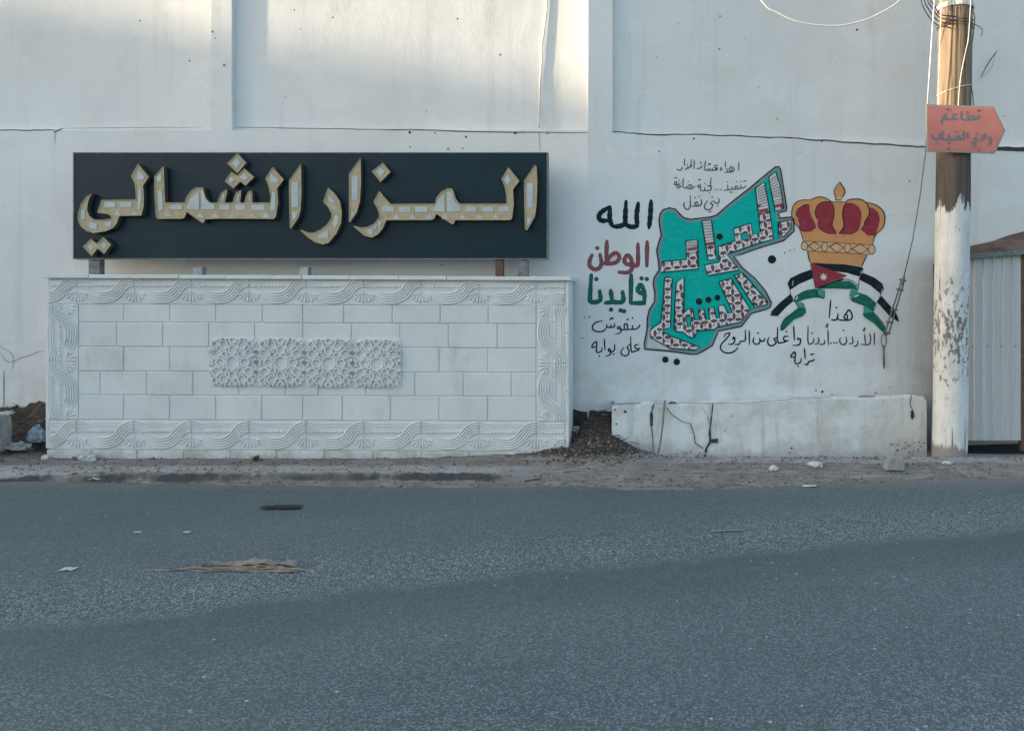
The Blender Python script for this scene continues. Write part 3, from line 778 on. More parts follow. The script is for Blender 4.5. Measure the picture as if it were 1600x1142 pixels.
# --- handwriting
def write(z, strokes, dots, wd, mats, name='painted_inscription', label=None, dr=None, under=None, extra=None):
    s = ZM[z][2]; P = Paint(W)
    if under is not None:
        for q in strokes: P.stroke(zp(z, q), (wd+under)/s, 1, .75)
        for d in dots: P.disc(zp(z, [d])[0], ((dr or wd*.62)+under*.5)/s, 1)
        P.up(.0006)
    for q in strokes: P.stroke(zp(z, q), wd/s, 0, .6)
    for d in dots: P.disc(zp(z, [d])[0], (dr or wd*.62)/s, 0)
    if extra: extra(P)
    return P.build(name, mats, mw, label)
ink = M['p_ink']
write('T', [[(1308,150),(1303,310)],[(1165,225),(1215,262),(1222,300),(1180,332),(1110,337),(1048,337)],[(1165,228),(1132,288),(1160,318),(1192,290),(1150,250)],[(1068,150),(1064,250)],[(1086,262),(1108,328)],
 [(1000,245),(980,268),(1005,285),(968,310)],[(935,215),(882,218),(885,258),(930,262),(862,298)],[(930,290),(860,300),(690,300)],[(835,262),(830,298)],[(790,262),(785,298)],[(745,265),(740,298)],[(755,205),(790,180),(802,206)],[(712,130),(692,298)],
 [(655,215),(640,245),(600,266),(555,270)],[(628,145),(625,188)],[(512,115),(506,280)],[(462,105),(445,228),(385,268),(345,287)],[(470,212),(450,240)],[(398,232),(388,268)],[(337,95),(335,220)],[(290,235),(290,270),(250,300),(200,275)]],
 [(388,200)], 17, ink, label='small dark top line of writing')
write('T', [[(1388,500),(1442,488)],[(1425,570),(1415,600),(1350,618),(1342,556)],[(1350,615),(1300,632),(1180,643),(1108,650),(1038,660)],[(1252,640),(1240,592),(1272,580),(1286,622)],[(1185,592),(1182,640)],[(1145,692),(1192,690)],[(1108,560),(1112,645)],
 [(810,425),(802,560),(816,620),(780,658),(620,667)],[(735,572),(782,580),(822,612)],[(700,610),(697,658)],[(622,665),(616,562),(572,582),(600,604),(620,590)],[(583,472),(632,460)],
 [(520,580),(490,612),(440,635),(398,622),(308,607)],[(370,602),(440,556),(466,590),(420,606)],[(315,440),(306,605)],[(262,522),(226,560),(266,580),(250,602),(200,622)],[(206,620),(192,502),(152,540),(180,562),(200,546)],[(155,440),(202,430)]],
 [(1345,495),(1268,500),(1105,512),(985,650),(935,640),(888,648),(785,705),(697,540),(408,495),(240,480)], 17, ink, label='small dark second line of writing with dots')
write('T', [[(950,800),(952,868),(902,890),(862,842)],[(862,842),(802,890),(842,920),(802,990),(730,1002),(692,940),(745,840)],[(768,1046),(818,1030)],[(635,820),(640,900),(590,934),(450,942)],[(560,935),(522,892),(560,866),(582,920)],[(440,752),(440,930),(400,1000),(342,972),(325,900),(340,872)]],
 [(930,935),(832,780),(597,765),(525,790)], 21, M['p_brown'], label='small brown third line of writing')
write('D', [[(705,505),(698,640),(686,760)],[(585,525),(570,640),(576,738)],[(580,742),(520,750),(470,730)],[(470,510),(463,640),(458,718),(400,744),(342,744)],[(318,560),(318,680),(342,744)],[(315,562),(240,610),(214,655),(240,690),(315,688)]],
 [], 46, M['p_black'], label='thick black word at upper left')
def beige(P):
    P.poly(zp('L',[(432,388),(465,338),(530,302),(540,325),(505,362)]), 2)
write('L', [[(970,120),(965,460)],[(838,150),(838,420),(805,458),(760,432)],[(760,432),(690,440),(642,385),(690,312),(742,370),(752,500),(690,555),(572,552)],[(395,112),(385,410)],[(330,422),(430,430),(535,405),(572,330),(520,278),(450,320),(405,395)],[(298,300),(318,420),(290,488),(220,512),(152,462),(150,385),(182,310)]],
 [(258,208)], 46, [M['p_brick'], M['p_brown'], M['p_beige']], label='thick red word outlined in brown', under=14, dr=22, extra=beige)
write('L', [[(928,1000),(930,850),(880,732),(835,800),(880,850),(925,842)],[(930,992),(742,992)],[(742,592),(735,992)],[(620,830),(622,968),(470,978),(372,990)],[(450,812),(468,950)],[(292,820),(302,940),(240,978),(162,968),(155,900),(172,592)]],
 [(890,640),(965,650),(590,1095),(640,1108),(245,650),(455,1085)], 50, [M['p_green'], M['p_black']], label='thick green word outlined in black', under=14, dr=24)
write('M', [[(1190,352),(1204,368),(1130,430),(1000,440),(850,444),(760,420),(790,382),(826,430),(820,500),(720,536)],[(1060,360),(1056,430)],[(902,440),(892,352),(940,330),(962,400),(950,440)],[(935,252),(986,236)],[(700,320),(690,390),(560,396),(545,340)],[(630,350),(626,394)],[(548,396),(482,470),(380,486),(282,452),(265,380),(330,302),(460,270)],[(605,256),(650,210),(676,238)]],
 [(1058,212)], 28, M['p_black'], label='thin black writing below the green word')
write('M', [[(1205,800),(1170,850),(1100,872),(1032,864),(1022,580)],[(1175,735),(1106,758),(1122,815),(1180,820)],[(1020,720),(952,800),(986,850),(970,940),(890,960),(826,900),(888,790)],[(705,730),(690,860),(602,890)],[(622,880),(580,868),(592,820),(626,870),(620,930),(530,975)],[(498,630),(510,850)],[(450,800),(440,870),(346,886),(346,692),(272,732),(258,800),(346,770)],[(348,700),(318,680)]],
 [(685,930),(400,965)], 28, M['p_black'], label='thin black writing at the lower left')
write('U', [[(482,540),(485,745)],[(425,530),(421,680),(352,700),(332,740),(270,746)],[(248,628),(238,662),(266,642),(262,700),(230,738),(172,742)],[(110,640),(126,592),(192,574),(160,640),(70,740),(58,810),(120,865),(220,866),(290,820),(316,785)],
 [(715,650),(700,690),(652,690),(636,650)],[(636,650),(636,720),(580,740),(540,700),(552,640)],[(905,490),(906,700),(980,715),(1068,682)],[(1065,625),(1002,630),(1000,680),(1060,692)],[(905,640),(852,662),(882,710),(842,756),(780,756),(756,700),(776,640)],
 [(1143,470),(1156,680)],[(1210,640),(1204,668),(1242,662),(1246,700),(1222,750),(1135,758)],[(1303,800),(1316,960)],[(1255,950),(1242,1010),(1166,1022),(1166,862),(1112,898),(1106,932),(1165,926)]],
 [(612,575),(1038,555),(1208,1068)], 22, M['p_black'], label='long line of black writing under the flag')
write('V', [[(552,130),(530,395)],[(660,330),(652,400),(620,430),(560,425)],[(654,400),(700,430),(840,426),(872,370),(830,280),(782,330),(750,390),(790,420),(800,362),(768,348)],[(250,945),(302,930)],[(306,1010),(290,1030),(226,1050),(205,1090),(160,1086)]],
 [(638,245)], 24, M['p_black'], label='short black word centred under the flag')
write('V', [[(1200,615),(1202,800)],[(1130,630),(1146,700),(1120,790),(1000,790)],[(1055,640),(1070,780)],[(1045,540),(1062,565),(1040,575),(1052,600)],[(955,740),(952,790),(920,820),(890,810)],[(870,680),(882,760),(825,786)],[(780,680),(786,760),(730,796),(686,750),(696,690)],
 [(512,570),(516,795)],[(490,480),(512,510),(485,520),(502,545)],[(460,730),(455,780),(388,795)],[(365,690),(376,760),(320,790)],[(300,700),(290,760),(218,770),(215,520)]],
 [(742,582),(640,770),(600,765),(555,770),(275,625)], 21, M['p_brown'], label='brown writing under the right end of the flag')

# --- seams and cracks in the walls
def wob(pts, a=.7, n=6):
    q = catmull(pts, n); return [(x+a*random.uniform(-1,1)*.4, y+a*random.uniform(-1,1)) for x, y in q]
P = Paint(W, .0035)
P.stroke(wob([(-300,206),(0,204),(60,203),(86,204)]), 1.3, 0, .6, False); P.stroke(wob([(84,207),(98,201)], .3), 1.8, 0, .6, False); P.stroke(wob([(98,201),(200,200),(318,199)], .4), 1.2, 1, .3, False)
P.stroke(wob([(365,199),(480,201),(640,203),(760,206),(918,208)], .5), 1.3, 0, .5, False)
P.stroke([(86,208),(86,226)], .8, 1); P.stroke(wob([(842,205),(844,236)], .2), .8, 1, .6, False)
P.stroke(wob([(0,552),(14,565),(40,556),(70,548)], 1.5), 1.0, 1, .4, False); P.stroke([(6,580),(6,640)], 1.2, 0); P.stroke(wob([(0,540),(20,556),(18,580)], 1.2), .9, 1, .4, False)
for px, py, r in ((640,207,2.0),(680,208,1.2),(805,208,2.2),(855,208,2.4),(728,214,1.6),(723,232,1.2),(700,233,1.3),(641,230,1.1),(350,102,2.0),(332,50,1.4),(336,60,1.3),(219,33,1.3),(715,30,1.3),(520,28,1.3),(460,16,1.2),(470,46,.9)):
    P.disc((px, py), r, random.choice([0,1]))
P.build('seam', [M['crack'], M['hair']], lw)
P = Paint(W, .0035)
P.stroke(wob([(957,206),(1010,210),(1100,211),(1180,214),(1247,217),(1330,223),(1400,227),(1447,230),(1470,231)], .8), 2.0, 0, .7, False)
P.stroke(wob([(1500,231),(1560,232),(1600,234),(1700,238)], .8), 6.5, 0, .9, False)
P.stroke([(1533,120),(1545,98),(1558,80)], 1.6, 0); P.stroke([(1531,124),(1549,106),(1556,84)], .9, 1); P.stroke([(1246,188),(1243,216)], 1.6, 2)
for px, py, r in ((1339,47,1.8),(1084,217,1.5),(1125,26,1.3),(1060,38,.9),(1026,90,1.2),(1005,150,1.0),(1284,221,1.2),(1250,238,1.2),(1030,237,1.2),(1226,395,1.4),(1234,391,1.3),(1241,390,1.1),(921,495,1.6),(913,496,1.1),(910,528,1.1),(1390,605,1.2),(1368,614,1.6),(1275,610,1.5),(1285,612,2.0),(1300,616,1.5)):
    P.disc((px, py), r, random.choice([0,1]))
P.build('seam', [M['crack'], M['hair'], M['p_white']], mw)

# ------------------------------------------------------------------ low wall below the mural
toptab = [(956,633),(1000,631),(1003,628),(1020,628),(1022,632),(1060,630),(1100,627),(1180,626),(1240,622),(1300,620),(1380,619),(1425,617),(1444,620),(1448,624)]
def lowY(px): return .20+.42*(px-956)/(1448-956)
lo = thing('low_wall', PP(1200, 712, .15), 'low cracked whitewashed wall with broken top below the mural', 'wall')
mb = MB(); cols_ = []
pxs = [956+i*4 for i in range(124)]
for px in pxs:
    Yf = lowY(px); tp = interp(toptab, px)+.5*nz(px*.11, 3)+.5*nz(px*.4, 1)
    x0 = (px-VX)/F*(Yf+D)
    lean = .015*nz(px*.02, 2)
    zt = PP(px, tp, Yf).z; col = []
    for k in range(9):
        z = -.12+(zt-.03+.12)*k/8; px_l = max(0, 957.5-px)
        col.append(Vector((x0, Yf+lean*(z)+.004*nz(px*.05, z*6), z)))
    col.append(Vector((x0, Yf+.022, zt)))
    yb = W(px, 600, .0).y
    col.append(Vector((x0, Yf+.03, zt+.002))); col.append(Vector((x0, yb+.03, zt-.05))); cols_.append(col)
NC = len(cols_[0])
for c in cols_: mb.v += c
for i in range(len(cols_)-1):
    for k in range(NC-1):
        a = i*NC+k; mb.f.append((a, a+NC, a+NC+1, a+1)); mb.m.append(1 if k == NC-2 else 0)
for c, rev in ((cols_[0], False), (cols_[-1], True)):   # end faces
    b = len(mb.v); yb = c[-1].y
    for q in c: mb.v.append(q.copy()); mb.v.append(Vector((q.x, max(q.y, yb), q.z)))
    for k in range(NC-1):
        f = (b+2*k, b+2*k+2, b+2*k+3, b+2*k+1); mb.f.append(f if not rev else f[::-1]); mb.m.append(0)
mb.build('wall_body', [M['plaster2'], M['plaster2']], lo, False)
def LO(px, py, off): return PP(px, py, lowY(px)-off-.012)
P = Paint(LO)
def crk(pts, ws, mi=0):
    q = pts
    for (a, b), wdt in zip(zip(q, q[1:]), ws): P.stroke(wob([a, b], .35, 3), wdt, mi, .8, False)
crk([(1021,632),(1018,645),(1018,664),(1020,684),(1021,720)], [2.2,4.6,1.6,1.1]); crk([(1114,630),(1112,650),(1109,672),(1110,690),(1104,700),(1101,716)], [1.8,2.2,3.4,3.2,3.6])
P.poly([(1108,686),(1122,685),(1122,692),(1108,692)], 0); crk([(1041,636),(1050,648),(1065,658),(1079,662),(1085,680),(1086,692),(1098,700)], [1.1,1.1,.9,1.4,1.6,1.4], 0)
crk([(1096,636),(1105,648),(1108,662)], [.8,.8], 1); crk([(1424,618),(1422,632),(1426,640)], [1.4,1.2]); P.poly([(1423,642),(1427,640),(1429,650),(1426,656),(1423,652)], 0)
for px, py, r in ((977,643,2.2),(961,640,1.4),(963,662,1.4),(1144,650,1.6),(1133,673,1.3),(1234,707,2.6),(1237,700,1.6)): P.disc((px, py), r, random.choice([0,1]))
for i in range(26): P.disc((random.uniform(1390,1446), random.uniform(690,710)), random.uniform(.6,2.4), random.choice([0,1,1]))
for i in range(34): P.disc((random.uniform(1015,1120), random.uniform(706,716)), random.uniform(.5,2.2), 1)
P.stroke(wob([(958,631),(1000,630)], .6), 2.2, 1, .6, False); P.stroke(wob([(1024,632),(1060,630),(1180,628),(1240,623),(1300,621)], .8), 1.1, 1, .4, False); P.stroke(wob([(1340,619.5),(1368,619.5)], .3), 1.7, 0, .5, False); P.stroke(wob([(1046,629),(1056,629)], .3), 2.6, 0, .7, False)
P.build('crack', [M['crack'], M['hair']], lo)

# ------------------------------------------------------------------ carved monument
mon = thing('stone_monument', PP(480, 716, 0), 'pale carved stone monument with wavy borders under the black signboard', 'monument')
SC = D/F                                            # metres per photo pixel on its front
def MX(px): return (px-VX)*SC
def MZ(py): return CZ-(py-HY)*SC
MD = .50
mb = MB(); mb.box((MX(76)+.004, .010, -.05), (MX(884)-.004, MD, MZ(436)))
for a, b in ((71.5,77),(883.5,889)):                # corner return stones
    z = 702
    for c, d in ((436,520),(520,612),(612,701)): mb.block(MX(a), MX(b), MZ(d)+.002, MZ(c)-.002, -.004, MD-.004, .005)
mb.build('core', M['stoneface'], mon)
rows = [((475,503.5),[122,193,265,337,410,473,537,613,688,763,838]), ((503.5,541.5),[122,182,254,326,398,473,549,625,701,777,838]),
        ((541.5,579.7),[122,193,265,329,626,686,762,838]), ((579.7,617),[122,156,229,301,373,446,497,572,648,724,799,838]),
        ((617,655.5),[122,193,265,337,409,473,535,610,686,762,838]), ((702.5,730),[72,142,214,287,360,432,470,507,583,658,733,808,888.5])]
mb = MB(); j = .5
for (a, b), xl in rows:
    for x0, x1 in zip(xl, xl[1:]):
        t = (x0+x1)/2; dy = 2.6*(t-122)/716; g = random.uniform(-.0025, .0025)
        mb.block(MX(x0+j), MX(x1-j), MZ(b+dy-j), MZ(a+dy+j), g, .028, .006)
mb.build('block_courses', M['stoneface'], mon)
def tile(name, u0, u1, L, H, th=.03):
    """one carved border tile in its own axes: x along, z across, front at y=0"""
    mb = MB(); X0, X1 = u0*L+.0006, u1*L-.0006
    mb.block(X0, X1, .0015, H-.0015, 0, th, .003)
    def pt(u, v, y): return Vector((u*L, -y, (1-v)*H))
    ctr = [(.22,.62),(.30,.715),(.40,.765),(.51,.765),(.62,.71),(.705,.59),(.765,.44),(.83,.30),(.91,.215),(1.0,.19),(1.09,.215),(1.18,.29),(1.24,.38)]
    for shift in (-1, 0):
        base = catmull([(u+shift, v) for u, v in ctr], 5)
        for r in range(5):
            d = (r-2)*.084; line = []; N = len(base)
            for i, (u, v) in enumerate(base):
                a, b = base[max(0, i-1)], base[min(N-1, i+1)]
                dx, dy = (b[0]-a[0])*L, (b[1]-a[1])*H; l = math.hypot(dx, dy)
                uu, vv = u-dy/l*d*H/L, v+dx/l*d
                t = i/(N-1); k = min(1, min(t*7, (1-t)*4)); squeeze = 1
                if not (u0+.012 < uu < u1-.012): 
                    if len(line) > 2: mb.tube([p for p, q in line], [q for p, q in line], 6)
                    line = []; continue
                line.append((pt(uu, vv, .004*k), H*.034*(.2+.8*k)))
            if len(line) > 2: mb.tube([p for p, q in line], [q for p, q in line], 6)
    n = 17
    for i in range(n):                                # rope
        u = (i+.5)/n
        if not (u0+.02 < u < u1-.02): continue
        c = pt(u, .375, .001); a = Vector((.018, 0, .013))
        mb.tube([c-a*.75, c-a*.4, c+a*.4, c+a*.75], [.003, .0105, .0105, .003], 6)
    for v0, ua, ub in ((.165,.24,.78),(.085,.0,1.0)):   # upper fillet mouldings
        a, b = max(u0+.01, ua), min(u1-.01, ub)
        if b > a: mb.tube([pt(a, v0, .001), pt(b, v0, .001)], .0055, 6)
    a, b = u0+.01, u1-.01; mb.tube([pt(a, .465, .0), pt(b, .465, .0)], .0035, 6)
    for base, sg in ((0.0, 1), (1.0, -1)):              # half palmettes either side of the joint
        if not (u0-.001 <= base <= u1+.001): continue
        for ang, ln in ((.06,.36),(.40,.37),(.78,.35),(1.15,.30)):
            s0 = (base+sg*.015, .56); e = (base+sg*(.015+math.sin(ang)*ln*.62), .56+math.cos(ang)*ln)
            pts = [(s0[0]+(e[0]-s0[0])*t+sg*.02*math.sin(t*3.14)*math.sin(ang), s0[1]+(e[1]-s0[1])*t) for t in (0,.25,.5,.75,.92,1)]
            mb.tube([pt(a_, min(b_, .95), .001) for a_, b_ in pts], [.003,.005,.008,.0125,.0115,.004], 6)
    return mb
def place(o, loc, rot=0):
    o.parent = mon; o.location = Vector(loc)-mon.location; o.rotation_euler = (0, rot, 0)
TL = (838-120.5)/8*SC; THH = 45.5*SC
full = tile('frieze_tile', 0, 1, TL, THH).build('frieze_tile', M['stone'], None, False)
lend = tile('frieze_tile', .5, 1, TL, THH).build('frieze_tile', M['stone'], None, False)
rend = tile('frieze_tile', 0, .5, TL, THH).build('frieze_tile', M['stone'], None, False)
def tcopy(src, first=[set()]):
    if src.name not in first[0]: first[0].add(src.name); return src
    c = src.copy(); COL.objects.link(c); return c
for zt, dy in ((475, 2.6), (702, 2.6)):
    for k in range(8):
        px = 120.5+(838-120.5)/8*k; place(tcopy(full), (MX(px), 0, MZ(zt+dy*(k+.5)/8)))
    place(tcopy(lend), (MX(120.5)-TL, 0, MZ(zt))); place(tcopy(rend), (MX(838), 0, MZ(zt+dy)))
VLen = (655.5-475)/2*SC; VH = 46*SC
vert = tile('border_tile', 0, 1, VLen, VH).build('border_tile', M['stone'], None, False)
for k in range(2):
    place(tcopy(vert), (MX(122), 0, MZ(655.6-90.2*k)), R(-90))
for k in range(2):                                     # mirrored on the right hand side
    place(tcopy(vert), (MX(838), 0, MZ(478+90.2*k)), R(90))
# geometric strapwork tiles
def strap(name, S):
    mb = MB(); mb.block(0.001, S-.0003, .0003, S-.0003, .004, .03, .0006)
    h = S/2
    def ring(pts, wv=.0068, hh=.0155):
        P3 = []
        n = len(pts)
        inn = inset(pts, wv/S*2*.5); out = inset(pts, -wv/S*2*.5)
        b = len(mb.v)
        for arr, y in ((out, .004), (out, -hh), (inn, -hh), (inn, .004)):
            for a, c in arr: mb.v.append(Vector((h+max(-.995, min(.995, a))*h, y, h+max(-.995, min(.995, c))*h)))
        for k in range(3):
            for i in range(n):
                mb.f.append((b+k*n+i, b+k*n+(i+1)%n, b+(k+1)*n+(i+1)%n, b+(k+1)*n+i)); mb.m.append(0)
    def rp(r, a): return (r*math.cos(a), r*math.sin(a))
    def star(c, r, n=5, rot=0., k=.5): ring([(c[0]+(r if i % 2 == 0 else r*k)*math.cos(rot+i*math.pi/n), c[1]+(r if i % 2 == 0 else r*k)*math.sin(rot+i*math.pi/n)) for i in range(2*n)])
    def petal(c, r, ang):                               # pointed hexagon looking away from the rosette
        q = [(r*1.05,0),(r*.45,r*.8),(-r*.55,r*.72),(-r*.95,0),(-r*.55,-r*.72),(r*.45,-r*.8)]
        ring([(c[0]+x*math.cos(ang)-y*math.sin(ang), c[1]+x*math.sin(ang)+y*math.cos(ang)) for x, y in q])
    ring([rp(.265, 6.2832*i/10) for i in range(10)])
    for sx in (-1, 1):
        petal((.50*sx, 0), .19, 0 if sx > 0 else math.pi); petal((0, .53*sx), .19, sx*math.pi/2)
        star((.97*sx, 0), .16, 5, 0 if sx > 0 else math.pi); ring([(.25*math.cos(i*math.pi/3)*.55, .93*sx+.12*math.sin(i*math.pi/3)) for i in range(6)])
        for sy in (-1, 1):
            star((.335*sx, .335*sy), .165, 5, math.atan2(sy, sx)); star((.74*sx, .76*sy), .175, 6, .2)
            petal((.68*sx, .385*sy), .19, math.atan2(.385*sy, .68*sx)); petal((.38*sx, .715*sy), .19, math.atan2(.715*sy, .38*sx))
            petal((.98*sx, .42*sy), .13, 0); petal((.40*sx, .98*sy), .10, 0)
    return mb
SS = 74.6*SC
st0 = strap('strapwork_tile', SS).build('strapwork_tile', M['stone'], None)
for k in range(4):
    o = tcopy(st0); place(o, (MX(328+74.8*k), -.012, MZ(603+.7*k)))
# thin coping slabs
for k, (a, b) in enumerate(((72,142),(142,210),(210,282),(282,356),(356,430),(430,473),(473,549),(549,625),(625,699),(699,775),(775,893))):
    mb = MB(); dz = .0045*math.sin(k*2.3); py = 428.5+4.2*((a+b)/2-72)/820
    mb.block(MX(a)+.0015, MX(b)-.0015, MZ(py+6.2), MZ(py), -.042+dz, MD+.02, .004)
    mb.build('coping_slab', M['stone'], mon)

# ------------------------------------------------------------------ black signboard with raised letters
SY = .17
sg = thing('signboard', PP(485, 425, SY+.1), 'wide black signboard with raised tan Arabic letters above the carved monument', 'sign')
mb = MB(); a = PP(116, 403.5, SY); b = PP(854, 240, SY)
mb.block(a.x, b.x, a.z, b.z, SY, SY+.11, .004)
mb.build('panel', M['panel'], sg)
mb = MB(); e = .012
mb.box((a.x-e, SY-.004, a.z-e), (b.x+e, SY+.114, a.z-.0006)); mb.box((a.x-e, SY-.004, b.z+.0006), (b.x+e, SY+.114, b.z+e)); mb.box((a.x-e, SY-.004, a.z), (a.x-.0006, SY+.114, b.z)); mb.box((b.x+.0006, SY-.004, a.z), (b.x+e, SY+.114, b.z))
mb.build('edge_trim', M['steel'], sg)
LD = .062
def letter(pts, inl, discs=()):
    """raised letter: tan face with a thin lip, brown returns, and pale inlay plates set on the face"""
    yf = SY-LD
    def fw(p): return PP(p[0], p[1], yf)
    mb = MB(); n = len(pts)
    A = sum(pts[i][0]*pts[(i+1)%n][1]-pts[(i+1)%n][0]*pts[i][1] for i in range(n))
    if A > 0: pts = pts[::-1]
    loops = [[Vector((x, y, 0)) for x, y in pts]]
    fr = [fw(p) for p in pts]
    mb.add(fr, [tuple(t) for t in tessellate_polygon(loops)], 0)
    bk = [Vector((p.x, SY+.001, p.z)) for p in fr]
    mb.add(fr+bk, [(i, (i+1)%n, n+(i+1)%n, n+i) for i in range(n)], 1)
    ins = inset(pts, .9)
    # lip round the face
    lp = [PP(p[0], p[1], yf-.006) for p in pts]; li = [PP(p[0], p[1], yf-.006) for p in ins]; lo_ = [PP(p[0], p[1], yf-.0) for p in ins]
    k = len(mb.v)
    mb.add(fr+lp+li+lo_, [(i, (i+1)%n, n+(i+1)%n, n+i) for i in range(n)]+[(n+i, n+(i+1)%n, 2*n+(i+1)%n, 2*n+i) for i in range(n)]+[(2*n+i, 2*n+(i+1)%n, 3*n+(i+1)%n, 3*n+i) for i in range(n)], 0)
    o = mb.build('raised_letter', [M['gold'], M['goldside']], sg)
    if inl:
        for q in inl:
            m2 = MB()
            q0 = [PP(x, y, yf-.002) for x, y in q]; q1 = [PP(x, y, yf-.0045) for x, y in inset(q, .35)]; nn_ = len(q)
            m2.add(q0+q1, [tuple(range(nn_, 2*nn_))]+[(i, (i+1)%nn_, nn_+(i+1)%nn_, nn_+i) for i in range(nn_)], 0)
            m2.build('inlay', M['inlay'], o)
    return o
def rc(z, x0, y0, x1, y1): return zp(z, [(x0,y0),(x1,y0),(x1,y1),(x0,y1)])
def tr(z, x, y, w_=34, h_=30): return zp(z, [(x-w_,y+h_),(x,y-h_*.6),(x+w_,y+h_)])
# lam-ya at the left end
letter(zp('A',[(660,150),(755,268),(705,345),(712,430),(710,530),(690,612),(495,615),(470,680),(440,720),(370,752),(265,768),(200,750),(150,710),(122,650),(125,590),(150,510),(200,440),(250,415),(215,480),(205,560),(225,615),(270,648),(340,650),(425,636),(410,610),(385,598),(295,585),(335,472),(640,468),(640,400),(628,320),(595,258)]),
 [rc('A',360,492,455,540), rc('A',500,490,605,540), zp('A',[(662,375),(690,375),(692,460),(680,560),(655,560),(660,460)]), zp('A',[(660,202),(722,264),(700,295),(650,290)]), zp('A',[(225,668),(300,680),(290,740),(225,722)]), zp('A',[(370,672),(425,662),(420,710),(375,720)]), tr('A',480,582), tr('A',625,582,30,26), zp('A',[(150,560),(185,560),(190,650),(155,650)])])
letter(zp('A',[(240,818),(290,860),(350,803),(420,870),(357,955),(300,905),(245,972),(168,888)]), [zp('A',[(240,860),(268,890),(242,925),(212,892)]), zp('A',[(352,845),(385,875),(355,915),(325,880)])])
big = zp('A',[(885,172),(890,175),(900,495),(1075,495),(1090,450),(1130,390),(1180,360),(1240,360),(1250,400),(1265,455),(1300,495),(1370,495)])
big += zp('B',[(5,470),(30,410),(80,378),(85,400),(62,495),(135,495),(145,450),(165,405),(210,383),(210,400),(200,495),(240,495),(248,450),(270,400),(300,388),(308,420),(310,495),(470,495),(470,430),(450,340),(425,280),(490,178),(590,290),(530,370),(540,490),(520,620),(500,643),(280,640),(0,640)])
big += zp('A',[(1255,645),(1250,670),(1235,678),(1180,640),(1095,580),(1075,630),(1055,640),(830,640),(818,620),(805,400),(805,265)])
letter(big, [zp('A',[(865,225),(875,310),(830,310),(828,268)]), zp('A',[(838,390),(875,390),(885,565),(842,565)]), rc('A',950,515,1055,560), zp('A',[(1095,545),(1120,470),(1205,400),(1205,560),(1130,560)]), zp('A',[(1225,385),(1240,385),(1265,470),(1345,520),(1345,560),(1225,560)]), rc('A',1390,515,1480,562), rc('B',160,515,250,565), rc('B',305,515,420,565),
 zp('B',[(488,400),(515,400),(518,490),(510,570),(470,570),(472,500)]), zp('B',[(475,230),(545,300),(530,325),(465,310)]), zp('B',[(45,420),(68,405),(50,480),(35,480)]), zp('B',[(180,420),(195,410),(188,480),(172,480)]), zp('B',[(278,415),(295,410),(296,480),(278,480)]), tr('A',930,595,38,26), tr('A',1215,600,40,30), tr('A',1345,605,40,26), tr('B',130,608,40,26), tr('B',310,605,34,24), tr('B',435,600,42,32)])
letter(zp('B',[(175,55),(255,140),(178,235),(85,145)]), [zp('B',[(165,100),(205,140),(172,190),(125,148)])])
letter(zp('B',[(122,222),(180,255),(235,190),(325,268),(250,345),(200,310),(140,370),(62,305)]), [zp('B',[(120,270),(150,295),(122,325),(95,300)]), zp('B',[(232,235),(275,270),(245,302),(200,272)])])
letter(zp('B',[(740,150),(745,200),(748,400),(740,560),(720,630),(655,728),(645,720),(638,500),(637,300)]), [rc('B',658,310,722,538), zp('B',[(665,580),(715,575),(705,620),(668,665)])])
letter(zp('B',[(985,362),(1040,410),(1090,480),(1108,580),(1100,680),(1060,770),(990,855),(940,868),(870,850),(810,810),(738,745),(745,738),(800,762),(860,762),(920,735),(980,685),(1015,630),(1015,590),(985,535),(940,488)]), [zp('B',[(990,420),(1045,480),(1050,505),(985,485)]), zp('B',[(1030,530),(1070,545),(1060,562),(1030,552)]), zp('B',[(1045,610),(1080,610),(1072,690),(1038,735),(1030,690)]), zp('B',[(985,735),(990,800),(975,815),(890,815),(895,790)])])
letter(zp('B',[(1275,95),(1280,300),(1270,480),(1240,590),(1180,672),(1172,660),(1172,240)]), [rc('B',1198,260,1252,480), zp('B',[(1190,580),(1228,575),(1215,610),(1190,640)])])
zl = zp('C',[(70,378),(120,440),(165,490),(550,488),(560,440),(600,385),(660,355),(695,358),(708,380),(725,440),(760,488),(1165,488),(1165,430),(1150,340),(1122,275),(1183,175),(1278,292),(1222,365),(1230,490),(1215,610),(1200,630),(722,630),(715,655),(700,667),(640,630),(560,575),(545,615),(525,630),(130,630),(100,700),(60,750),(10,778)])
zl += zp('B',[(1375,808),(1310,790),(1260,750),(1212,708),(1225,704),(1280,718),(1340,712),(1400,680),(1440,620),(1440,590),(1420,540),(1390,490)])
letter(zl, [zp('C',[(98,510),(190,510),(200,560),(98,560)]), rc('C',240,515,340,562), rc('C',380,515,485,562), zp('C',[(528,560),(545,515),(580,450),(632,400),(632,560)]), zp('C',[(655,385),(692,385),(715,470),(770,515),(770,555),(655,560)]), rc('C',815,515,910,560), rc('C',950,515,1050,560), zp('C',[(1100,515),(1185,515),(1185,560),(1100,560)]), zp('C',[(1175,232),(1208,290),(1172,328),(1145,278)]),
 zp('C',[(12,690),(45,655),(50,690),(12,735)]), zp('C',[(60,640),(90,640),(75,700),(60,690)]), zp('B',[(1325,745),(1380,718),(1385,775),(1365,783)])]+[tr('C',x_,595,34,26) for x_ in (220,360,500,640,785,930,1075)])
letter(zp('C',[(100,135),(165,215),(80,302),(5,210)]), [zp('C',[(88,175),(120,215),(80,255),(42,212)])])
letter(zp('C',[(1410,153),(1425,170),(1432,300),(1425,500),(1410,600),(1345,718),(1325,710),(1320,500),(1318,290)]), [rc('C',1342,312,1395,525), zp('C',[(1345,610),(1385,605),(1375,645),(1345,680)])])
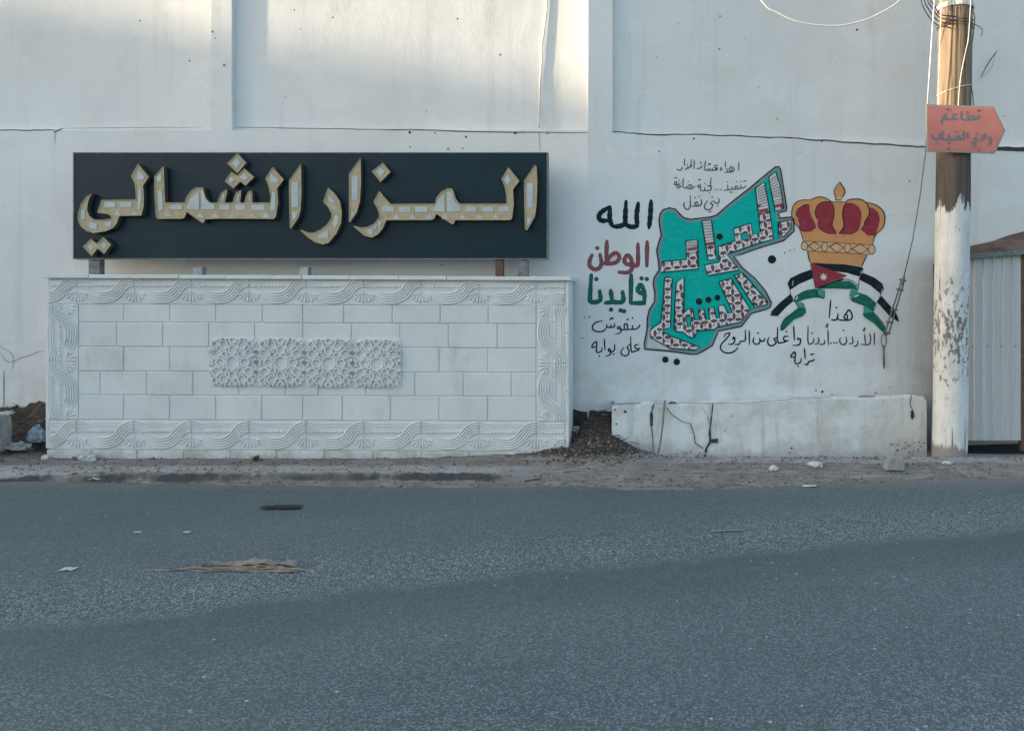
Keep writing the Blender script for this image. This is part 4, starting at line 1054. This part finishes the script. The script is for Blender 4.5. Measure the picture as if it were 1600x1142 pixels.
for px, wd_, mt in ((151,17,'steel'),(818,15,'steel'),(781,12,'rust')):
    mb = MB(); p = PP(px, 404, SY+.06); hw = wd_/2/152; zb_ = MZ(430.5 if px < 400 else 432.3)+.002
    mb.box((p.x-hw, SY+.02, zb_), (p.x+hw, SY+.10, p.z+.0)); mb.box((p.x-hw*1.7, SY-.01, zb_), (p.x+hw*1.7, SY+.13, zb_+.008))
    mb.build('support_post', M[mt], sg)
for px, lab in ((312, 'stub'), (477, 'stub')):                 # cut-off post stubs left on the coping
    mb = MB(); p = PP(px, 418.5, SY+.06); z0_ = MZ(428.5+4.2*(px-72)/820)+.003
    mb.box((p.x-.045, SY+.02, z0_), (p.x+.02, SY+.10, p.z)); mb.box((p.x+.0205, SY+.015, z0_), (p.x+.045, SY+.105, p.z+.008))
    mb.build('post_stub', M['galv'], sg)

# ------------------------------------------------------------------ utility pole, direction sign, wires
pb, ptp = PP(1483.5, 712, .36), PP(1493, 0, .36)
up = thing('utility_pole', (pb.x, pb.y, .06), 'round wooden utility pole with whitewashed lower half beside the mural', 'utility pole')
mb = MB(); pts = []; rs = []
for i in range(61):
    z = -.1+7.6*i/60; t = (z-pb.z)/(ptp.z-pb.z); pts.append(Vector((pb.x+(ptp.x-pb.x)*t+.006*nz(z*.9, 1), pb.y, z))); rs.append(.179-.0085*t+.003*nz(z*2, 4))
mb.tube(pts, rs, 40)
for v in mb.v: v += Vector((.004*nz(v.x*14, v.z*.8, 3), .004*nz(v.y*14, v.z*.8, 7), 0))
mb.build('shaft', M['pole'], up, True)
def axis(z):
    t = (z-pb.z)/(ptp.z-pb.z); return Vector((pb.x+(ptp.x-pb.x)*t, pb.y, z))
def loop(z, r, tilt=0., n=28, jit=.0):
    c = axis(z); return [c+Vector((r*math.cos(6.2832*i/n), r*math.sin(6.2832*i/n), tilt*math.cos(6.2832*i/n)+jit*nz(i*.7, z))) for i in range(n+1)]
mb = MB(); zc = PP(1493, 4, .2).z
for dz in (-.02, -.008, .004, .016): mb.tube(loop(zc+dz, .181), .008, 6, cap=False)
mb.build('white_strap', M['cablew'], up)
mb = MB()
for dz, tl in ((PP(1493,30,.2).z, .02),(PP(1493,38,.2).z, -.01),(PP(1493,34,.2).z, .0)): mb.tube(loop(dz, .178, tl, jit=.006), .004, 5, cap=False)
mb.build('tie_wire', M['rust'], up)
mb = MB(); mb.tube(loop(PP(1493,136,.2).z, .179, .045), .004, 6, cap=False)
mb.build('tie_wire', M['cablew'], up)
def wire(name, pts, r, mat, label, cat='cable', group=None, n=8):
    q = []
    P_ = [Vector(p) for p in pts]
    for ax in range(3): pass
    ex = [P_[0]*2-P_[1]]+P_+[P_[-1]*2-P_[-2]]
    for i in range(1, len(ex)-2):
        for k in range(n):
            t = k/n; p0, p1, p2, p3 = ex[i-1], ex[i], ex[i+1], ex[i+2]
            q.append(.5*(2*p1+(p2-p0)*t+(2*p0-5*p1+4*p2-p3)*t*t+(3*p1-p0-3*p2+p3)*t**3))
    q.append(P_[-1]); mb = MB(); mb.tube(q, r, 6)
    o = mb.build(name, mat, None, True); tag(o, label, cat, group)
    return rebase(o, q[-1])
wire('hanging_cable', [PP(1110,-120,.15),PP(1187,-2,.15),PP(1215,20,.15),PP(1250,35,.15),PP(1300,41,.15),PP(1345,34,.15),PP(1385,16,.15),PP(1409,-2,.15),PP(1470,-60,.15)], .0075, M['cablew'], 'white cable sagging in a loop in front of the mural wall at the top edge')
yf = pb.y-.185
wire('vertical_cable', [PP(1473,-80,yf),PP(1471,0,yf-.01),PP(1469,60,yf-.012),PP(1467,120,yf-.012),PP(1466,170,yf-.01)], .006, M['cablew'], 'white cable running straight down the left face of the pole')
wire('slanting_cable', [PP(1520,-60,yf),PP(1514,50,yf),PP(1509,80,yf-.005),PP(1502,115,yf-.01),PP(1499,140,yf-.01),PP(1497,170,yf)], .0045, M['cablew'], 'thin pale cable slanting down the right face of the pole')
wire('slack_wire', [PP(1516,-60,pb.y),PP(1519,10,pb.y),PP(1523,30,pb.y),PP(1519,70,pb.y),PP(1515,110,pb.y),PP(1520,150,pb.y),PP(1522,175,pb.y)], .0045, M['cabled'], 'dark slack wire hanging along the right edge of the pole')
wire('curled_wire', [PP(1512,34,pb.y),PP(1521,38,pb.y-.02),PP(1530,42,pb.y-.02),PP(1535,48,pb.y-.02),PP(1533,57,pb.y-.02)], .004, M['cabled'], 'short rusty wire end curling off the right side of the pole')
for k, (a_, b_, c_) in enumerate(((1438,1446,1462),(1443,1451,1466),(1448,1456,1469),(1452,1460,1470))):
    lab = ['lowest', 'second', 'third', 'innermost'][k]
    wire('drooping_cable', [PP(a_-8,-60,yf),PP(a_,-4,yf),PP(b_,18-3*k,yf),PP(c_,38-5*k,yf+.05),PP(c_+24,44-6*k,yf-.003)], .0055, M['cabled'], lab+' of the dark cables bundled at the left of the pole top', 'cable', 'dark cables at the pole top')
# guy wire with turnbuckle and eye rod
gpts = [(1466,-60,.16),(1460,0,.17),(1454,90,.18),(1449,165,.2),(1446,240,.24),(1437,310,.38),(1426,375,.54),(1411,438,.74)]
gw = thing('guy_wire', W(1381, 578, .03), 'steel guy wire with turnbuckle anchored low in the mural wall', 'guy wire')
mb = MB(); mb.tube([PP(*g) for g in gpts[:4]], .0075, 6); mb.build('upper_wire', M['cablew'], gw, True)
mb = MB(); mb.tube([PP(*g) for g in gpts[3:]], .006, 6); mb.build('lower_wire', M['steel'], gw, True)
t0, t1 = PP(1411,438,.74), PP(1386,520,.96)
mb = MB(); ax = (t1-t0).normalized(); sd = Vector((ax.z, 0, -ax.x)).normalized()
for s_ in (-1, 1): mb.tube([t0+sd*.015*s_, t1+sd*.021*s_], .0095, 6)
for f_ in (.0, .18, .55, .80, 1.0):
    c = t0+(t1-t0)*f_; mb.tube([c-sd*.04, c-sd*.02, c+sd*.02, c+sd*.045], [.008,.013,.013,.008], 8)
mb.tube([t0-ax*.05, t0+ax*.05], [.014,.02], 8)
mb.build('turnbuckle', M['steel'], gw)
r0 = PP(1384,517,.96); r1 = W(1381, 580, -.02); n_ = 16
mb = MB(); c = PP(1381, 532, .99)
mb.tube([c+Vector((.028*math.sin(6.2832*i/n_), 0, .075*math.cos(6.2832*i/n_))) for i in range(n_+1)], .008, 6, cap=False)
mb.tube([PP(1381,540,1.0), PP(1381,545,1.01), r1], [.02,.012,.012], 8)
mb.build('anchor_rod', M['steel'], gw)
# direction sign
dsY = pb.y-.215
dsg = thing('direction_sign', PP(1500, 242, dsY), 'faded red arrow shaped road sign with Arabic lettering fixed on the pole', 'sign')
def DS(px, py, off): return PP(px, py, dsY-off)
op = zp('S',[(135,92),(1300,130),(1500,545),(1320,942),(150,905)])
def plate(pts, y0, y1, mat, name):
    mb = MB(); n = len(pts); fr = [PP(x, y, y0) for x, y in pts]; bk = [Vector((p.x, y1, p.z)) for p in fr]
    mb.add(fr+bk, [tuple(range(n)), tuple(range(n, 2*n))[::-1]]+[(i, n+i, n+(i+1)%n, (i+1)%n) for i in range(n)]); return mb.build(name, mat, dsg)
plate(op, dsY, dsY+.016, M['signrim'], 'rim'); plate(inset(op, 2.0), dsY-.002, dsY-.0003, M['signface'], 'face')
P = Paint(DS, .003)
for q in ([(1010,305),(1035,290),(1042,325),(1020,345),(960,352),(750,352),(740,222)],[(840,215),(850,340)],[(860,340),(915,292),(955,310),(965,345)],[(680,345),(480,352),(430,322),(402,360),(400,430)],[(662,262),(605,270),(600,330)],[(485,262),(430,285),(482,322)],
          [(1228,648),(1205,690),(1242,698),(1238,760),(1200,792)],[(1143,590),(1143,692)],[(1085,622),(1096,700),(1050,716)],[(1002,655),(962,680),(1000,712),(962,762),(918,740)],[(940,805),(985,805)],[(845,575),(845,672)],[(770,560),(776,682),(700,692),(420,690),(410,560)],[(640,690),(680,632),(722,680)],[(520,625),(520,690)],[(360,598),(366,668),(300,694),(245,662),(242,620)]):
    P.stroke(zp('S', q), 3.2, 0, .75)
for q in ((1000,600),(645,568),(525,760),(315,755)): P.disc(zp('S',[q])[0], 1.7, 0)
P.build('lettering', M['signtxt'], dsg)
for q in ((495,180),(1025,200),(512,858),(1040,878)):
    mb = MB(); p = PP(*zp('S',[q])[0], dsY); mb.tube([p, p-Vector((0,.008,0))], [.011,.009], 8)
    mb.build('bolt', M['rust'], dsg)
for q in (205, 232):
    mb = MB(); z = PP(1490, q-25, dsY).z; mb.box((axis(z).x-.16, dsY+.017, z-.02), (axis(z).x+.16, dsY+.045, z+.02))
    mb.build('mounting_bar', M['steel'], dsg)
# thin cable stuck down the long wall
wire('conduit', [W(858,-120,-.045),W(855,-2,-.045),W(850,50,-.045),W(846,75,-.045),W(847,90,-.046),W(844,130,-.046),W(842,200,-.03)], .0095, M['cablew'], 'thin white painted cable running down the bright recessed panel', 'cable')

# ------------------------------------------------------------------ corrugated shed
SHY = .72
sh = thing('metal_shed', PP(1600, 700, SHY), 'small corrugated metal shed with a rusty sloping roof behind the pole', 'shed')
mb = MB(); xa, xb = PP(1490, 0, SHY).x, PP(1595, 0, SHY).x; zt_, zb2 = PP(0, 396, SHY).z, PP(0, 688, SHY).z
n = 220; prof = []
def rib(x):
    u = (x-xa)/.105 % 1.0; return -.020*(sm(.0,.10,u)-sm(.22,.34,u))
for i in range(n+1):
    x = xa+(xb-xa)*i/n; y = SHY+rib(x); mb.v += [Vector((x,y,zb2+.004*math.sin(i))), Vector((x,y,zt_))]
for i in range(n): mb.f.append((2*i,2*i+2,2*i+3,2*i+1)); mb.m.append(0)
mb.box((xa, SHY+.012, zb2+.02), (xb, SHY+.03, zt_-.01))
mb.build('corrugated_wall', M['sheet'], sh)
for x in [xa+.05+i*.105*1.5 for i in range(6)]:
    mb = MB(); z = PP(0, 541, SHY).z; mb.tube([Vector((x, SHY-.001, z)), Vector((x, SHY-.008, z))], .007, 8)
    mb.build('screw', M['rust'], sh)
mb = MB(); mb.box((xb+.002, SHY-.01, .02), (xb+.05, SHY+.06, zt_)); mb.build('corner_post', M['rust'], sh)
mb = MB(); mb.box((xb+.052, SHY+.02, .1), (xb+.9, SHY+.05, zt_-.02)); dr = mb.build('door', M['doorred'], sh)
mb = MB(); mb.tube([Vector((xb+.12, SHY-.03, 1.0)), Vector((xb+.12, SHY+.022, 1.0))], .01, 8); mb.tube([Vector((xb+.12, SHY-.03, .97)), Vector((xb+.12, SHY-.03, 1.1))], .01, 8); mb.build('handle', M['steel'], dr)
mb = MB(); mb.box((xa-.02, SHY+.07, -.02), (xa+.02, SHY+.6, zt_)); mb.box((xa, SHY+.75, .0), (xb+.9, SHY+.78, zt_-.05)); mb.box((xa+.03, SHY+.06, -.06), (xb+.9, SHY+.745, -.012)); mb.box((xa-.06, SHY+.05, -.06), (xa-.03, SHY+.745, zt_-.1)); mb.build('side_frame', M['gloom'], sh)  # frame, back board and floor slab coloured to paint the dark under the shed
mb = MB(); mb.box((xa-.03, SHY-.02, zt_-.012), (xb+.9, SHY+.05, zt_+.018)); mb.build('top_rail', M['steel'], sh)
fl0, fr0, bl0, br0 = PP(1480,401,SHY-.08), PP(1720,383,SHY-.08), PP(1480,394,1.55), PP(1720,317,1.75)
mb = MB(); nu, nv = 10, 90
for jj in range(nv+1):
    for ii in range(nu+1):
        u, v = ii/nu, jj/nv
        p = fl0*(1-u)*(1-v)+fr0*u*(1-v)+bl0*(1-u)*v+br0*u*v
        wv_ = (v*9) % 1.0; mb.v.append(p+Vector((0,0,-.004+.034*(sm(0,.15,wv_)-sm(.3,.5,wv_)))))
for jj in range(nv):
    for ii in range(nu):
        a_ = jj*(nu+1)+ii; mb.f.append((a_,a_+1,a_+nu+2,a_+nu+1)); mb.m.append(0)
rf = mb.build('roof', M['roof'], sh)
mb = MB(); n = 70
for i in range(n+1):
    p = fl0+(fr0-fl0)*(i/n); mb.v += [p+Vector((0,-.006,.012)), p+Vector((0,-.006,-.035-.012*(1 if i % 4 < 2 else 0)))]
for i in range(n): mb.f.append((2*i+1,2*i+3,2*i+2,2*i)); mb.m.append(0)
mb.build('eaves_trim', M['steel'], rf)

# ------------------------------------------------------------------ litter and loose things
def lump(name, loc, size, mat, label, cat, group=None, seed=1, sub=3, amp=.45, freq=2.2, sharp=False):
    bm = bmesh.new(); bmesh.ops.create_icosphere(bm, subdivisions=sub, radius=1)
    for v in bm.verts:
        d = 1+amp*mn.noise(v.co*freq+Vector((seed*3.1, seed, 0)))+amp*.5*mn.noise(v.co*freq*2.6+Vector((0, seed*5.3, 0)))
        v.co = Vector((v.co.x*d*size[0], v.co.y*d*size[1], max(v.co.z*d, -.35)*size[2]))
    me = bpy.data.meshes.new(name); bm.to_mesh(me); bm.free(); me.materials.append(mat)
    o = bpy.data.objects.new(name, me); COL.objects.link(o)
    zmin = min(v.co.z for v in me.vertices)
    for v in me.vertices: v.co.z -= zmin
    o.location = loc; return tag(o, label, cat, group)
def onG(px, py):
    d0 = GP(px, py, .05)
    for _ in range(6): d0 = GP(px, py, gh(d0.x, d0.y))
    return Vector((d0.x, d0.y, gh(d0.x, d0.y)))
def sheetobj(name, loc, w_, d_, mat, label, cat, group=None, seed=1, amp=.02, rot=0):
    """crumpled thin sheet lying on the ground, with thickness"""
    mb = MB(); n = 10; m_ = 8; top = []
    ca, sa = math.cos(rot), math.sin(rot)
    for lay in (0, 1):
        for jj in range(m_+1):
            for ii in range(n+1):
                u, v = ii/n-.5, jj/m_-.5
                k = 1-.45*abs(nz(seed+u*2.2, v*2.2, 5)); x, y = u*w_*k, v*d_*k
                z = amp*(.5+.9*nz(u*3.5+seed, v*3.5, seed))+amp*.4*nz(u*9, v*9+seed)
                z = max(.002, z)+(.0025 if lay == 0 else 0)
                mb.v.append(Vector((x*ca-y*sa, x*sa+y*ca, z))+Vector(loc))
    L_ = (n+1)*(m_+1)
    for jj in range(m_):
        for ii in range(n):
            a_ = jj*(n+1)+ii; mb.f.append((a_,a_+1,a_+n+2,a_+n+1)); mb.m.append(0)
            mb.f.append((L_+a_,L_+a_+n+1,L_+a_+n+2,L_+a_+1)); mb.m.append(0)
    rim = [ii for ii in range(n+1)]+[jj*(n+1)+n for jj in range(1, m_+1)]+[m_*(n+1)+ii for ii in range(n-1, -1, -1)]+[jj*(n+1) for jj in range(m_-1, 0, -1)]
    for a_, b_ in zip(rim, rim[1:]+rim[:1]): mb.f.append((a_, L_+a_, L_+b_, b_)); mb.m.append(0)
    o = mb.build(name, mat, None); tag(o, label, cat, group); return rebase(o, loc)
sheetobj('white_scrap', GP(107, 891)+Vector((0,0,.006)), .085, .06, M['paper'], 'flat white scrap lying alone at the left of the road', 'litter', 'white scraps', 3, .008)
sheetobj('white_scrap', GP(151, 752)+Vector((0,0,.02)), .11, .10, M['paper'], 'white scrap in the gutter below the left end of the monument', 'litter', 'white scraps', 5, .02)
sheetobj('white_scrap', GP(215, 833)+Vector((0,0,.006)), .05, .035, M['paper'], 'small white scrap in mid road, left of its close twin', 'litter', 'white scraps', 6, .004)
sheetobj('white_scrap', GP(292, 833)+Vector((0,0,.006)), .05, .03, M['paper'], 'small white scrap in mid road, right of its close twin', 'litter', 'white scraps', 8, .004)
sheetobj('white_scrap', GP(1138, 830)+Vector((0,0,.005)), .27, .022, M['conc'], 'long pale sliver lying on the coarse asphalt band', 'litter', 'white scraps', 9, .003, .15)
sheetobj('white_scrap', GP(1265, 761)+Vector((0,0,.008)), .13, .06, M['paper'], 'pale strip on the asphalt edge below the low wall', 'litter', 'white scraps', 12, .008)
lump('crumpled_paper', onG(138, 719), (.075,.05,.045), M['paper'], 'crumpled white paper against the monument foot near its left corner', 'litter', None, 4, 3, .6, 2.2)
lump('crumpled_paper', onG(1274, 731), (.075,.04,.035), M['paper'], 'crumpled white paper on the dust under the middle of the low wall', 'litter', None, 7, 3, .45)
lump('crumpled_paper', onG(1209, 735), (.045,.03,.03), M['paper'], 'small white wad on the dust left of the other paper below the low wall', 'litter', None, 9, 3, .45)
lump('crumpled_paper', onG(1480, 725), (.05,.03,.02), M['paper'], 'small white wad on the dust in front of the utility pole', 'litter', None, 15, 3, .45)
lump('crumpled_paper', onG(72, 717), (.045,.03,.03), M['paper'], 'small white wad on the earth at the left corner of the monument', 'litter', None, 21, 3, .45)
sheetobj('flattened_rag', GP(440, 794)+Vector((0,0,.006)), .33, .10, M['rag'], 'flat black rubber scrap lying on the road near the kerb', 'litter', None, 11, .014)
# broken flattened strips of cardboard
cb = MB(); p0, p1 = GP(216, 892), GP(496, 893)
for k in range(9):
    ta, tb = [(0,.55),(.2,.75),(.33,.62),(.36,.7),(.45,.95),(.55,.86),(.58,.82),(.62,1.0),(.3,.9)][k]
    L_, R_ = [], []; N = 22; wv_ = [.012,.03,.075,.03,.03,.085,.06,.028,.02][k]; oy = [0,.01,.05,-.01,.0,.06,.03,-.02,-.01][k]; hz_ = [.006,.018,.03,.012,.02,.036,.026,.01,.008][k]
    for i in range(N+1):
        t = ta+(tb-ta)*i/N; e = math.sin(math.pi*min(1, max(0, i/N)))**.5 if k not in (2,5,6) else min(1, min(i, N-i)/2+.35)
        c = p0+(p1-p0)*t+Vector((0, oy+.02*nz(t*9, k), .006+hz_*e*(1+.5*nz(t*14, k*3))))
        tw = .9*nz(t*6, k*7.)
        dv = Vector((.15, math.cos(tw), math.sin(tw)*.45))*wv_*.5*max(.12, e)
        L_.append(c+dv); R_.append(c-dv)
    for p in L_+R_: p.z = max(p.z, .004)
    n_ = N+1; th_ = Vector((0,0,.004))
    vs_ = L_+R_+[q-th_ for q in L_]+[q-th_ for q in R_]
    fs_ = []
    for i in range(N):
        fs_ += [(i, n_+i, n_+i+1, i+1), (2*n_+i, 2*n_+i+1, 3*n_+i+1, 3*n_+i), (i, i+1, 2*n_+i+1, 2*n_+i), (n_+i, 3*n_+i, 3*n_+i+1, n_+i+1)]
    cb.add(vs_, fs_)
o = cb.build('cardboard_scrap', M['card']); tag(o, 'long torn tan strips of flattened cardboard lying on the road', 'litter'); rebase(o, (p0+p1)/2)
# rough stone by the low wall, grey block at the left edge
def rough_block(name, loc, a, b, h, mat, label, cat, seed=1, skew=.2):
    bm = bmesh.new(); bmesh.ops.create_cube(bm, size=1)
    bmesh.ops.bevel(bm, geom=bm.edges[:], offset=.05, segments=1, affect='EDGES')
    bmesh.ops.subdivide_edges(bm, edges=bm.edges[:], cuts=2, use_grid_fill=True)
    for v in bm.verts:
        q = v.co; t = q.z+.5
        x = q.x*(1-skew*t); y = q.y*(1-skew*.6*t)
        n_ = .07*mn.noise(q*2.3+Vector((seed,0,0)))
        v.co = Vector(((x+n_)*a+.12*a*skew*t*2, (y+n_)*b, (t+n_*.8)*h))
    me = bpy.data.meshes.new(name); bm.to_mesh(me); bm.free(); me.materials.append(mat)
    zm = min(v.co.z for v in me.vertices)
    for v in me.vertices: v.co.z -= zm
    o = bpy.data.objects.new(name, me); COL.objects.link(o); o.location = loc; return tag(o, label, cat)
q = onG(1396, 734); rough_block('rough_stone', q-Vector((0,0,.005)), .19, .14, .125, M['conc'], 'angular grey stone on the pavement in front of the low wall', 'stone', 3, .4)
rough_block('concrete_block', PP(-14, 702, -.04)-Vector((0,0,.03)), .30, .18, .36, M['conc'], 'upright grey concrete block at the left edge of the picture', 'block', 5, .12)
lump('plastic_bag', PP(58, 690, .10), (.075,.07,.10), M['bag'], 'crumpled blue plastic bag in the hollow left of the monument', 'bag', None, 6, 4, .55, 2.0)
lump('pale_rag', PP(27, 702, -.02), (.12,.05,.05), M['conc'], 'dusty pale rag half buried in the earth beside the concrete block', 'rag', None, 12, 4, .55, 2.0)
q = PP(8, 646, .3); mb = MB(); mb.block(q.x-.07, q.x+.07, q.z-.02, q.z+.022, .28, .33, .005); o = mb.build('white_lath', M['paper']); tag(o, 'short white piece of wood on top of the earth at the left', 'litter'); rebase(o, (q.x, .3, q.z-.02)); o.rotation_euler = (0, R(-10), 0)
lump('plastic_bag', PP(900, 672, .42)-Vector((0,0,.03)), (.04,.04,.05), M['paper'], 'small white bag stuck in the earth between monument and low wall', 'bag', None, 3, 3, .5)
# iron bar leaning on the low wall
pts = [PP(1039,625,lowY(1039)-.03), PP(1037,645,lowY(1037)-.045), PP(1034,675,lowY(1034)-.10), PP(1029,705,lowY(1029)-.15), PP(1022,734,-.19)]
wire('iron_bar', pts, .0115, M['steel'], 'thin bent iron bar leaning against the cracked low wall', 'bar')
# twigs
tw_tab = [((880,737),(905,736),'pale thin stick lying by the kerb right of the monument','peb3'),((820,752),(845,749),'dark stick lying in the dust near the road edge','rust'),((100,713),(122,719),'short dark stick at the left foot of the monument','cabled')]
for (a_, b_, lab, mt) in tw_tab:
    pa, pb_ = onG(*a_), onG(*b_); pm_ = (pa+pb_)/2; up_ = Vector((0,0,.008))
    wire('stick', [pa+up_, pm_+up_*1.3+Vector((.01,.01,0)), pb_+up_], .007, M[mt], lab, 'stick', 'sticks on the pavement')

wq = onG(400, 720); wd = MB()
for i in range(46):
    a_ = random.uniform(0, 6.28); r_ = random.uniform(.01, .06); h_ = random.uniform(.02, .075)
    b0 = wq+Vector((random.gauss(0,.014), random.gauss(0,.01), 0)); t_ = b0+Vector((r_*math.cos(a_), r_*math.sin(a_)*.6, h_)); sd_ = Vector((-math.sin(a_), math.cos(a_), 0))*.004
    mid = (b0+t_)/2+Vector((0,0,.012)); wd.add([b0-sd_*.4, b0+sd_*.4, mid+sd_, t_, mid-sd_], [(0,1,2,4),(4,2,3)])
o = wd.build('weed', simple('dull green weed', (.055,.065,.035), (.09,.085,.05), 40), None); tag(o, 'small dark weed at the foot of the monument', 'weed'); rebase(o, wq)

# ------------------------------------------------------------------ unseen block added at the left so its shadow covers the street
ab = thing('apartment_block', (-46, -13, 0), 'plain flat roofed apartment block standing at the left bend of the road', 'building')
AX, AH = -40.0, 9.95
mb = MB(); mb.box((AX-12, -45, -.2), (AX, 6, AH)); mb.build('walls', M['plaster'], ab)
for fl in range(3):
    for k in range(9):
        mb = MB(); y0 = -42+k*5.2; z0 = 1.3+fl*3.2
        mb.box((AX+.003, y0, z0), (AX+.06, y0+1.5, z0+1.5)); mb.build('window', M['panel'], ab)
